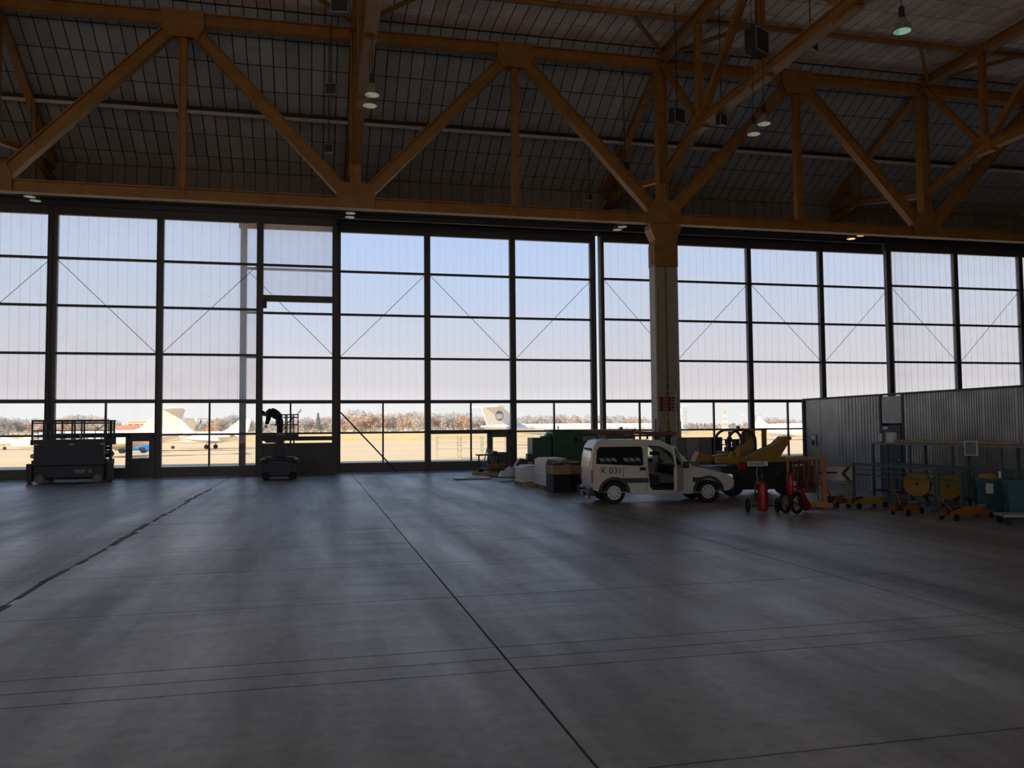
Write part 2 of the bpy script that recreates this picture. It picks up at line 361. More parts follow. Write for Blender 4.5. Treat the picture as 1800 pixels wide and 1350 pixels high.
def bay(leaf, x0, x1, y, mp, row_from=0, mid=True, braces=0, door=None, lower=True):
    pw = .14                              # half post on each side
    a, b = x0+pw, x1-pw; w = b-a; n = max(1, round(w/.43)); rows = [(ZT, Z1), (Z1, Z2), (Z2, Z3), (Z3, Z4)]
    for zt, zb in rows[row_from:]:
        h = zt-zb-.02; sw = w/n
        for i in range(n): inst(strip(sw-.001, h, mp), 'glazing_strip', leaf, (a+(i+.5)*sw, y+.03, (zt+zb)/2))
    for z, t_ in ((Z1, .11), (Z2, .11), (Z3, .11), (Z4, .17)):
        if row_from and z > Z2: continue
        MB().box(((a+b)/2, y, z), (w+.02, .14, t_)).obj('rail', M_bar, leaf)
    if not lower: return
    xm = (a+b)/2
    thick = .20 if door else .09
    MB().box((xm, y, Z5), (w+.02, .14, thick)).obj('rail', M_bar, leaf)
    MB().box((xm, y, (Z4+ZS)/2), (.08, .12, Z4-ZS)).obj('mullion', M_bar, leaf)
    for sx in (-1, 1):
        hw = (w-.08)/2; xc = xm+sx*(hw/2+.04)
        inst(pane(hw, Z4-Z5-.13), 'pane', leaf, (xc, y, (Z4+Z5)/2))
        if door == sx:
            dx = b-.07-.52 if sx > 0 else a+.52
            wicket(leaf, dx, y-.02)
            rest = hw-1.2
            inst(pane(max(rest, .2), Z5-ZS-.13), 'pane', leaf, (xm+.04+rest/2, y, (Z5+ZS)/2))
            MB().box((xm+.04+hw-1.16, y, (Z5)/2), (.16, .14, Z5)).obj('mullion', M_kick, leaf)
        else:
            inst(pane(hw, Z5-ZS-.06), 'pane', leaf, (xc, y, (Z5+ZS)/2))
    MB().box((xm, y, ZS/2), (w+.02, .16, ZS-.02)).box((xm-w*.22, y-.09, .25), (w*.36, .03, .3)).box((xm+w*.22, y-.09, .25), (w*.36, .03, .3)).obj('kick_panel', M_kick, leaf)
    if braces:                             # thin tie rod, +1: rises to the right
        za, zb = (Z3+.05, Z1-.08) if braces > 0 else (Z1-.08, Z3+.05)
        MB().tube((a, y-.1, za), (b, y-.1, zb), .014, 5).obj('tie_rod', M_steel, leaf)
def post(leaf, x, y, w=.28, ztop=12.4):
    MB().hbar((x, y-.02, 0), (x, y-.02, ztop), .26, w, upv=(1, 0, 0), t=.04).obj('post', M_frame, leaf)
def leaf(n, label):
    return thing('door_%d' % n, label, 'hangar door', kind='structure')
def head(lf, x0, x1, y): MB().box(((x0+x1)/2, y, 12.2), (x1-x0, .2, .42)).obj('top_rail', M_frame, lf)
YA, YB, YC, YD = 41.56, 42.61, 42.23, 41.42
A = leaf(1, 'milky glazed sliding hangar door behind the blue scissor lift')
xa = [-20.36, -15.89, -11.47, -6.98, -2.54]
for i, (x0, x1) in enumerate(zip(xa, xa[1:])):
    bay(A, x0, x1, YA, M_poly, braces=(-1, 1, -1, 1)[i], door=1 if i == 2 else None)
for x in xa: post(A, x, YA, .30)
post(A, -11.62, YA, .22)
# fourth bay with the tall opening: glazed head above, closed apron below
xr = .98; aw = (-2.40, .84)
for zt, zb in ((ZT, Z1), (Z1, 8.57)):
    for i in range(8):
        sw = (aw[1]-aw[0])/8; inst(strip(sw-.001, zt-zb-.02, M_poly), 'glazing_strip', A, (aw[0]+(i+.5)*sw, YA+.03, (zt+zb)/2))
MB().box((-.78, YA, Z1), (3.3, .14, .11)).obj('rail', M_bar, A)
MB().box((-.72, YA, 8.42), (3.5, .2, .30)).obj('opening_header', M_frame, A)
post(A, xr-.05, YA, .22)
MB().box((-.78, YA, 1.74), (3.3, .18, .20)).obj('rail', M_frame, A)
MB().box((-.78, YA, .77), (3.3, .12, 1.52)).box((-.78, YA-.08, .2), (3.0, .04, .3)).obj('kick_panel', M_kick, A)
for xk in (-1.7, -.95): MB().box((xk, YA, 1.58), (.07, .1, .14)).obj('mullion', M_bar, A)
MB().box((-2.33, YA-.16, 8.15), (.22, .14, .45)).obj('drive_box', M_dark, A)
head(A, -20.5, 1.05, YA)
B = leaf(2, 'clear glazed sliding hangar door between the lifts and the green container')
xb = [-3.37, 1.10, 5.57, 10.02, 14.42]
for i, (x0, x1) in enumerate(zip(xb, xb[1:])):
    bay(B, x0, x1, YB, M_poly2, braces=(-1, 1, -1, 1)[i], door=1 if i == 2 else None)
for x in xb: post(B, x, YB, .30)
MB().tube((1.25, YB-.12, 3.0), (4.0, YB-.5, .02), .035).obj('prop_bar', M_dark, B)
head(B, -3.6, 14.55, YB)
Cd = leaf(3, 'glazed sliding hangar door behind the painted column and yellow loader')
xc_ = [14.78, 18.90, 23.36, 27.84, 32.3]
for i, (x0, x1) in enumerate(zip(xc_, xc_[1:])): bay(Cd, x0, x1, YC, M_poly3, braces=(-1, 1, -1, 1)[i], door=None)
for x in xc_: post(Cd, x, YC, .26)
MB().tube((14.6, YC-.3, 1.7), (14.6, YC-.3, 12.2), .07, 10).box((14.6, YC-.35, 1.62), (.5, .2, .06)).obj('vertical_pipe', M_appl, Cd)
head(Cd, 14.7, 32.4, YC)
D = leaf(4, 'milky glazed sliding hangar door above the dark metal cabin')
xd = [31.6, 36.06, 40.55, 45.0, 49.5, 54.0]
for i, (x0, x1) in enumerate(zip(xd, xd[1:])): bay(D, x0, x1, YD, M_poly, braces=(-1, 1, -1, 1, -1)[i])
for x in xd: post(D, x, YD, .28)
head(D, 31.4, 54.2, YD)
# ================================================================== STEEL: header truss, cross trusses, column
XN = [-25.5, -11.9, 1.62, 15.2, 28.9, 42.6, 56.3]
ZB, ZTc = 11.46, 18.55
H = thing('header_truss', 'ochre steel truss of triangles spanning above the glazed doors', 'truss', (0, YH, 0), kind='thing')
MB().hbar((XN[0], 0, ZB), (XN[-1], 0, ZB), .42, .48).obj('bottom_chord', M_orange, H)
MB().hbar((XN[0], 0, ZTc), (XN[-1], 0, ZTc), .42, .5).obj('top_chord', M_orange, H)
def gus(x, z, w, h, flip):
    pts = [(-w/2, -h/2), (w/2, -h/2), (w/2, h*.15), (w*.36, h/2), (-w*.36, h/2), (-w/2, h*.15)]
    if flip: pts = [(a, -b) for a, b in pts]
    m = MB()
    for sy in (-.24, .20): m.prism(pts, lambda a, b, d: (x+a, d, z+b), sy, sy+.04)
    return m.obj('gusset_plate', M_orange, H)
for i, x in enumerate(XN):
    gus(x, ZB+.28, 1.55, 1.05, False)
    MB().hbar((x, 0, ZB), (x, 0, ZTc), .5, .42, upv=(1, 0, 0)).obj('post_member', M_orange, H)
    if i+1 < len(XN):
        xm = (x+XN[i+1])/2; gus(xm, ZTc-.25, 1.6, 1.1, True)
        MB().hbar((xm, 0, ZB), (xm, 0, ZTc), .3, .3, upv=(1, 0, 0)).obj('hanger_member', M_orange, H)
        MB().hbar((x+.3, 0, ZB+.25), (xm-.3, 0, ZTc-.3), .42, .5).obj('diagonal', M_orange, H)
        MB().hbar((XN[i+1]-.3, 0, ZB+.25), (xm+.3, 0, ZTc-.3), .42, .5).obj('diagonal', M_orange, H)
names = ['beyond the frame to the far side', 'at the extreme left end of the header', 'beside the left pair of bell lamps', 'rising from the painted column',
         'over the dark metal cabin', 'past the cabin at the right edge', 'furthest right']
for x, nm in zip(XN[1:6], names[1:6]):
    T = thing('cross_truss', 'ochre roof truss running towards the viewer, '+nm, 'truss', (x, 0, 0), group='cross trusses under the roof')
    yn = [31.1, 26.2, 21.3, 16.4, 11.5, 6.6, 1.7, -3.2]
    zt, zb = 18.78, 14.4
    MB().hbar((0, YH-.2, zt), (0, yn[-1], zt), .45, .42).obj('top_chord', M_orange, T)
    MB().hbar((0, yn[0], zb), (0, yn[-1], zb), .42, .40).obj('bottom_chord', M_orange, T)
    MB().hbar((0, YH-.1, 13.25), (0, yn[0], zb), .40, .36).obj('knee_brace', M_orange, T)
    for k, y in enumerate(yn):
        MB().hbar((0, y, zb), (0, y, zt), .26, .26, upv=(1, 0, 0)).obj('upright', M_orange, T)
        MB().prism([(-.55, -.3), (.55, -.3), (.4, .45), (-.4, .45)], lambda a, b, d: (d, y+a, zb+b), -.16, .16).obj('gusset_plate', M_orange, T)
        if k+1 < len(yn):
            p, q = ((0, y, zb), (0, yn[k+1], zt)) if k % 2 == 0 else ((0, y, zt), (0, yn[k+1], zb))
            MB().hbar(p, q, .26, .26, upv=(1, 0, 0)).obj('diagonal', M_orange, T)
    MB().hbar((0, yn[0], zb), (0, YH-.3, zt-.25), .22, .24, upv=(1, 0, 0)).obj('diagonal', M_orange, T)
    # the part beyond the header, under the roof slope
    MB().hbar((0, YH+.2, zt-.3), (0, 42.6, 14.72), .32, .3).obj('rafter', M_orange, T)
    MB().hbar((0, YH+.1, 13.3), (0, 40.2, 14.3), .30, .26).obj('knee_brace', M_orange, T)
    MB().hbar((0, 40.2, 14.3), (0, 42.6, 14.45), .2, .16).obj('tie_member', M_orange, T)
    MB().hbar((0, 40.3, 14.3), (0, 42.6, 13.75), .30, .26).obj('wall_strut', M_orange, T)
    MB().hbar((0, 40.2, 14.3), (0, 39.4, 16.55), .14, .14, upv=(1, 0, 0)).obj('upright', M_orange, T)
    MB().hbar((0, 40.2, 14.3), (0, 41.2, 15.55), .14, .14, upv=(1, 0, 0)).obj('upright', M_orange, T)
    for sx in (-1, 1): MB().bar((0, 34.5, 18.75), (sx*2.6, 31.75, 19.05), .13, .16).obj('fly_brace', M_orange, T)
for yk, lab in ((31.75, 'thin ochre purlin nearest the header truss'), (26.2, 'thin ochre purlin second from the header truss'), (21.3, 'thin ochre purlin third from the header truss')):
    tag(MB().hbar((XN[0], yk, 19.1), (XN[-1], yk, 19.1), .14, .2).obj('roof_purlin', M_orange), lab, 'purlin', 'roof purlins')
pu = thing('slope_purlin', 'grey tube purlin crossing the middle of the sloping ceiling', 'purlin', (0, 39.45, 16.78))
MB().bar((XN[0], .1, -.17), (XN[-1], .1, -.17), .16, .22).obj('dark_angle', M_dark, pu)
MB().tube((XN[0], -.05, -.36), (XN[-1], -.05, -.36), .09, 8).obj('tube', mat('grey tube paint', (.60, .54, .48), .5), pu)
# column
KC = thing('steel_column', 'cream steel column with ochre stripe carrying the header truss', 'column', (15.2, YH, 0))
for sx in (-1, 1): MB().box((sx*.5, 0, 5.1), (.10, .62, 10.2)).obj('flange', M_white, KC)
MB().box((-.24, -.12, 5.1), (.42, .12, 10.2)).box((.27, -.12, 5.1), (.36, .12, 10.2)).obj('face_plate', mat('grey column paint', (.38, .36, .31), .6), KC)
for k in (-.36, -.22, -.12): MB().box((k, -.19, 5.1), (.025, .03, 10.2)).obj('cable_conduit', M_lgrey, KC)
MB().box((.0, -.10, 6.0), (.20, .14, 8.3)).obj('stripe', M_orange, KC)
MB().box((.02, -.16, .98), (.30, .14, 1.95)).obj('guard_channel', mat('blue black paint', (.02, .025, .03), .5), KC)
MB().box((0, -.22, 2.55), (1.05, .06, .05)).obj('band', M_lgrey, KC)
MB().tube((.38, -.25, 0), (.38, -.25, 3.6), .03).obj('pipe', M_appl, KC)
MB().tube((.58, -.25, 0), (.58, -.25, 2.4), .03).obj('pipe', M_appl, KC)
cap = MB().prism([(-.56, 10.2), (.56, 10.2), (.5, 10.45), (.72, 10.95), (.72, 11.15), (-.72, 11.15), (-.72, 10.95), (-.5, 10.45)], lambda a, b, d: (a, d, b), -.36, .36)
cap.box((0, 0, 9.75), (1.12, .68, .95)).obj('capital', M_orange, KC)
for k in range(6):
    for sx in (-1, 1): MB().tube((sx*.57, -.1, 9.4+k*.13), (sx*.63, -.1, 9.4+k*.13), .035, 6).obj('bolt', M_orange, KC)
MB().box((0, -.02, .04), (1.5, 1.1, .08)).obj('base_plate', M_dark, KC)
for i, ch in enumerate('KORBW'): text('lettering', ch, .30, M_ink, KC, (.02, -.175, 4.85-i*.34), (PI/2, 0, 0), align='CENTER')
for sx, c_ in ((-.36, 3.15), (.36, 3.15), (0, 3.15)):
    s_ = MB().box((sx, -.24, c_), (.30, .02, .62)).obj('warning_sign', mat('faded sign red', (.20, .035, .035), .6), KC)
    for k in range(4): MB().box((sx-.08+.01*(k % 2), -.255, c_-.22+k*.14), (.10, .012, .07)).obj('pictogram', M_lgrey, s_)
MB().box((-.62, -.2, 1.75), (.16, .2, .22)).tube((-.56, -.15, 1.4), (-.56, -.15, 2.5), .03).obj('switch_box', M_dark, KC)
# ---- roof lamps and floods
def lamp(x, y, z, label, on=False):
    t_ = thing('pendant_lamp', label, 'lamp', (x, y, z), group='bell pendant lamps')
    MB().lathe([(.235, 0), (.225, .04), (.18, .17), (.10, .30), (.07, .36), (.05, .36), (.09, .29), (.17, .16), (.22, .03)], 20).obj('shade', M_lshade, t_, True)
    MB().lathe([(.04, .33), (.075, .34), (.075, .62), (.05, .66)], 12).obj('ballast_housing', M_dark, t_, True)
    MB().lathe([(.01, .0), (.215, .0), (.215, .02), (.01, .02)], 20).obj('diffuser_glass', M_on if on else M_mint if 'green glass' in label and 'alone' in label else M_dim, t_, True)
    top = ZR+.05 if y < YH else ZR+.03-(y-YH)*.553
    MB().tube((0, 0, .62), (0, 0, top-z), .012, 6).obj('suspension_rod', M_dark, t_)
    return t_
M_lshade = mat('grey green lamp shade', (.20, .23, .20), .35)
M_dim = mat('pale lamp glass', (.62, .70, .62), .3, emit=(1, .94, .80), estr=.22)  # weak glow added so the lamp glass reads pale from below
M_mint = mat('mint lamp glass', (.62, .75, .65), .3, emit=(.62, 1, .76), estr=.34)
M_on = mat('glowing lamp glass', (.9, .5, .3), .3, emit=(1, .40, .16), estr=2.2)
ZL = 12.3
for (px, py), lb, on in [((650, 186), 'grey bell lamp, lower of the pair beside the cross truss', False), ((654, 167), 'grey bell lamp, upper of the pair beside the cross truss', False),
                         ((1325, 236), 'grey bell lamp, lower of the pair right of the column', False), ((1343, 218), 'grey bell lamp, upper of the pair right of the column', False),
                         ((1586, 55), 'pale green glass bell lamp hanging alone near the roof boards', False),
                         ((1496, 418), 'orange glowing lamp, lower of the lit pair under the header', True), ((1514, 412), 'orange glowing lamp, upper of the lit pair under the header', True),
                         ((1085, 402), 'dim lamp just left of the column head, lower of two', False), ((1094, 397), 'dim lamp just left of the column head, upper of two', False),
                         ((615, 380), 'dim lamp under the header over the tall opening, lower of two', False), ((616, 373), 'dim lamp under the header over the tall opening, upper of two', False),
                         ((62, 351), 'dim lamp over the scissor lift bay, lower of two', False), ((52, 344), 'dim lamp over the scissor lift bay, upper of two', False)]:
    q = PZ(px, py+(2 if py > 300 else 0), ZL if py < 300 else 12.1); lamp(q.x, q.y, q.z, lb, on)
def flood(px, py, z, s, rz, label):
    q = PZ(px, py, z); t_ = thing('flood_light', label, 'flood light', q, rz, 'dark box flood lights')
    MB().box((0, 0, 0), (s, s*.55, s)).obj('housing', M_dark, t_, bevel=.02)
    MB().plate([(-s*.52, -s*.52), (s*.52, -s*.52), (s*.52, s*.52), (-s*.52, s*.52)], [[(-s*.46, -s*.46), (s*.46, -s*.46), (s*.46, s*.46), (-s*.46, s*.46)]],
               lambda a, b, d: (a, -s*.3+d, b), 0, .03).obj('rim', M_steel, t_)
    top = ZR if q.y < YH else ZR-(q.y-YH)*.553
    MB().tube((-s*.3, 0, s*.4), (0, 0, s*.9), .02).tube((s*.3, 0, s*.4), (0, 0, s*.9), .02).tube((0, 0, s*.9), (0, 0, top-q.z), .02).obj('bracket', M_dark, t_)
for a in [(1330, 75, 15.2, .8, .5, 'large dark flood light in the fan of truss members'), (1190, 205, 14.6, .6, .4, 'dark flood light left of the fan of truss members'), (582, 158, 14.6, .42, -.2, 'small dark flood light left of the left bell lamp pair'),
          (578, 262, 14.0, .36, -.2, 'lowest small flood light over the tall opening'), (598, 10, 15.6, .55, -.2, 'flood light cut by the top edge near the left truss'), (1098, 292, 13.8, .42, .5, 'small flood light above the column head'),
          (1425, 78, 15.0, .5, .6, 'grey flood light behind the rising chord'), (1268, 212, 14.0, .42, .5, 'small flood light beneath the rising chord'), (1036, 347, 13.4, .3, .3, 'tiny flood light near the end of the knee brace')]: flood(*a)
# ================================================================== OUTSIDE
def ground_mat(name, c0, c1, sc, st):
    m = bpy.data.materials.new(name); m.use_nodes = True; t = m.node_tree; b = t.nodes['Principled BSDF']; b.inputs['Roughness'].default_value = .9; b.inputs['Specular IOR Level'].default_value = .1
    g = t.nodes.new('ShaderNodeNewGeometry'); mp = t.nodes.new('ShaderNodeMapping'); mp.inputs['Scale'].default_value = st; n = t.nodes.new('ShaderNodeTexNoise'); n.inputs['Scale'].default_value = sc; n.inputs['Detail'].default_value = 5
    r = t.nodes.new('ShaderNodeValToRGB'); r.color_ramp.elements[0].position = .35; r.color_ramp.elements[1].position = .65
    r.color_ramp.elements[0].color = (*c0, 1); r.color_ramp.elements[1].color = (*c1, 1)
    t.links.new(g.outputs['Position'], mp.inputs[0]); t.links.new(mp.outputs[0], n.inputs['Vector']); t.links.new(n.outputs['Fac'], r.inputs[0]); t.links.new(r.outputs[0], b.inputs['Base Color']); return m
M_apron = ground_mat('sunlit apron concrete', (.63, .50, .32), (.69, .55, .36), .05, (.15, 1, 1))
M_grass = ground_mat('dry winter grass', (.62, .46, .20), (.70, .53, .26), .03, (.3, 1, 1))
rg = MB().box((0, YBK-100.4, -.15), (900, 200, .3)).obj('rear_apron_ground', M_apron); tag(rg, 'sunlit concrete yard behind the hangar', 'apron', kind='structure')
ap = MB().box((0, 43.2+54, -.15), (900, 108, .3)).obj('apron_ground', M_apron); tag(ap, 'pale sunlit concrete apron outside the doors', 'apron', kind='structure')
gr = MB().box((100, 151.2+500, -.15), (3000, 1000, .3)).obj('grass_ground', M_grass); tag(gr, 'strip of dry yellow airfield grass below the trees', 'grass', kind='structure')
# ---- trees
def crown_mesh(seed, cols, conifer=False):
    rn = random.Random(seed); m = MB(); br = MB()
    if conifer:
        for k in range(9):
            z = .15+k*.095; r = .34*(1-k/9.5)
            for i in range(16):
                a = i*2*PI/16+rn.random(); q = Vector((math.cos(a)*r, math.sin(a)*r, z)); t_ = Vector((-math.sin(a), math.cos(a), 0))*.09
                m.add([Vector((0, 0, z+.13)), q+t_-Vector((0, 0, .03)), q-t_-Vector((0, 0, .03))], [(0, 1, 2)])
    else:
        cl = [(rn.uniform(-.26, .26), rn.uniform(-.26, .26), rn.uniform(.42, .82), rn.uniform(.13, .24)) for _ in range(11)]+[(0, 0, .6, .3), (.1, 0, .4, .25), (-.12, 0, .36, .25)]
        for cx, cy, cz, r in cl:
            for _ in range(75):
                d = Vector((rn.gauss(0, 1), rn.gauss(0, 1), rn.gauss(0, 1))).normalized()*r*rn.random()**.35
                c = Vector((cx, cy, cz))+d; a = Vector((rn.gauss(0, 1), rn.gauss(0, 1), rn.gauss(0, 1.6))).normalized()*.05; b = Vector((rn.gauss(0, 1), rn.gauss(0, 1), rn.gauss(0, 1))).normalized()*.028
                m.add([c-a, c+a*.9+b, c+a-b], [(0, 1, 2)])
    br.tube((0, 0, 0), (0, 0, .55), .022, 6, .01)
    if not conifer:
        for k in range(9):
            a = rn.random()*6.3; z = rn.uniform(.15, .45); br.tube((0, 0, z), (math.cos(a)*.25, math.sin(a)*.25, z+rn.uniform(.2, .4)), .011, 4, .003)
    return m.mesh('crown', cols), br.mesh('trunk', M_bark)
def twig(name, col):
    m = bpy.data.materials.new(name); m.use_nodes = True; t = m.node_tree; t.nodes.clear(); o = t.nodes.new('ShaderNodeOutputMaterial')
    n = t.nodes.new('ShaderNodeTexNoise'); n.inputs['Scale'].default_value = .35; g = t.nodes.new('ShaderNodeNewGeometry'); t.links.new(g.outputs['Position'], n.inputs['Vector'])
    r = t.nodes.new('ShaderNodeValToRGB'); t.links.new(n.outputs['Fac'], r.inputs[0]); r.color_ramp.elements[0].position = .3; r.color_ramp.elements[1].position = .7
    r.color_ramp.elements[0].color = (*[c*.85 for c in col], 1); r.color_ramp.elements[1].color = (*[min(1, c*1.15) for c in col], 1)
    d = t.nodes.new('ShaderNodeBsdfDiffuse'); l = t.nodes.new('ShaderNodeBsdfTranslucent'); mx = t.nodes.new('ShaderNodeMixShader'); mx.inputs[0].default_value = .5
    t.links.new(r.outputs[0], d.inputs[0]); t.links.new(r.outputs[0], l.inputs[0]); t.links.new(d.outputs[0], mx.inputs[1]); t.links.new(l.outputs[0], mx.inputs[2]); t.links.new(mx.outputs[0], o.inputs[0]); return m
T_c = [twig('pale brown twigs', (.66, .63, .60)), twig('russet twigs', (.68, .55, .47)), twig('grey twigs', (.60, .60, .61)), twig('dark evergreen', (.26, .30, .28)), twig('orange leaves', (.78, .42, .14))]  # tree tones lightened so the colour carries the distance haze
TV = [crown_mesh(11, T_c[0]), crown_mesh(12, T_c[1]), crown_mesh(13, T_c[2]), crown_mesh(14, T_c[0]), crown_mesh(15, T_c[1]), crown_mesh(16, T_c[3], True), crown_mesh(17, T_c[4])]
TK = ['pale brown bare tree', 'russet bare tree', 'grey bare tree', 'pale brown bare tree', 'russet bare tree', 'dark pointed conifer', 'small bright orange tree']
TR = [(95, 'left of the scissor lift'), (200, 'above the scissor lift rails'), (330, 'behind the nearest jet fin'), (455, 'behind the low-tailed jet'), (600, 'beside the mast lift basket'), (752, 'left of the airliner fin'), (903, 'behind the airliner fin'),
      (1046, 'above the green container'), (1185, 'just left of the painted column'), (1320, 'beside the lattice tower'), (9999, 'left of the metal cabin corner')]
ORD = ['first', 'second', 'third', 'fourth', 'fifth', 'sixth', 'seventh', 'eighth', 'ninth', 'tenth', 'eleventh', 'twelfth']
TCNT = {}
def tree_label(px, v):
    reg = next(r for lim, r in TR if px < lim); k = (TK[v], reg); TCNT[k] = TCNT.get(k, 0)+1
    if v == 6: return 'small bright orange tree in front of the far wood'
    return '%s %s, %s from the left' % (TK[v], reg, ORD[TCNT[k]-1])
prof = [(0, 730), (20, 733), (45, 740), (70, 735), (95, 738), (120, 727), (150, 727), (185, 735), (220, 745), (280, 748), (340, 737), (385, 733), (410, 727), (440, 735), (470, 740), (520, 736), (560, 732), (595, 730), (630, 721), (670, 727), (700, 724), (730, 722), (760, 727), (800, 725),
        (850, 729), (900, 732), (940, 729), (1000, 729), (1060, 729), (1110, 731), (1160, 734), (1205, 747), (1220, 741), (1240, 744), (1280, 746), (1320, 744), (1345, 737), (1370, 733), (1400, 737), (1440, 732)]
def topy(x):
    for (a, b), (c, d) in zip(prof, prof[1:]):
        if a <= x <= c: return b+(d-b)*(x-a)/(c-a)
    return prof[0][1] if x < 0 else prof[-1][1]
def tree(px, depth, ytop, v, wide=1.0):
    base = P(px, 760, depth); base.z = 0
    hz = 752.5-(px-900)*.0086
    h = max(3.0, CZ+(hz-ytop)*depth/FPX)
    t_ = thing('conifer' if v == 5 else 'tree', tree_label(px, v), 'tree', base, random.random()*6.28, 'trees of the far tree line')
    s = (h*wide, h*wide, h/(1.02 if v != 5 else 1.12))
    inst(TV[v][0], 'crown', t_, (0, 0, 0), None, s); inst(TV[v][1], 'trunk', t_, (0, 0, 0), None, s)
rt_ = random.Random(21)
wood = MB()
def wood_add(px, depth, ytop, v, wide):
    base = P(px, 760, depth); base.z = 0; hz = 752.5-(px-900)*.0086; h = max(3.0, CZ+(hz-ytop)*depth/FPX); me = TV[v][0]; a = rt_.random()*6.28; c, d = math.cos(a), math.sin(a)
    wood.add([(base.x+(q.co.x*c-q.co.y*d)*h*wide, base.y+(q.co.x*d+q.co.y*c)*h*wide, q.co.z*h) for q in me.vertices], [tuple(p.vertices) for p in me.polygons])
x = -30.0
while x < 1440:
    v = rt_.choice((0, 0, 1, 2, 3, 4)) if not (330 < x < 440 or 20 < x < 75) else rt_.choice((1, 4, 2))
    tree(x+rt_.uniform(-4, 4), 430+rt_.uniform(-10, 10), topy(x)+rt_.uniform(-2.5, 3)+1, v, rt_.uniform(.9, 1.25))
    wood_add(x+7+rt_.uniform(-4, 4), 458+rt_.uniform(-8, 8), topy(x+7)+rt_.uniform(-2.5, 3)-1, rt_.choice((0, 1, 2, 3)), rt_.uniform(.95, 1.3))
    x += 14.5
tag(wood.obj('woodland', T_c[0]), 'hazy brown wood standing behind the first row of trees', 'woodland', kind='stuff')
for px, yt in ((559, 721), (512, 724), (440, 732), (424, 732), (1226, 741), (1234, 743), (353, 734)): tree(px, 425, yt, 5, .6)
tree(369, 405, 747, 6)
# low dark hedge line at the foot of the wood
hd = MB(); rn = random.Random(5)
for i in range(1500):
    px = rn.uniform(-30, 1440); q = P(px, 760, 420); q.z = rn.uniform(.1, 2.6); a = Vector((rn.gauss(0, 1), rn.gauss(0, .4), rn.gauss(0, .7)))*1.0; b = Vector((rn.gauss(0, .6), 0, rn.gauss(0, 1)))*.8
    hd.add([q-a, q+a, q+b], [(0, 1, 2)])
tag(hd.obj('undergrowth', twig('hedge twigs', (.42, .41, .37))), 'low grey undergrowth at the foot of the far wood', 'undergrowth', kind='stuff')
# ---- far building
bb = P(247, 760, 330); bb.z = 0; Bd = thing('airport_building', 'long cream building with red roof behind the parked jets', 'building', bb, -.1)
M_bc = mat('cream render', (.75, .62, .48), .8); M_br = mat('brick red roof', (.48, .22, .17), .8)
MB().box((1, 0, 2.2), (18, 9, 4.4)).obj('wall', M_br, Bd); MB().box((4, 1, 5.0), (16, 8, 2.6)).obj('upper_storey', M_bc, Bd)
for k in range(3): MB().box((4, -3.08, 4.1+k*.85), (15.6, .12, .22)).obj('band', M_br, Bd)
MB().prism([(-6, 0), (6, 0), (0, 2.4)], lambda a, b, d: (3+a*.55, d, 1.6+b), -6, -4.4).obj('gable', M_bc, Bd)
for k in range(6): MB().box((-3+k*2.4, -3.1, 4.6), (1.3, .1, .5)).obj('window', M_jgrey, Bd)
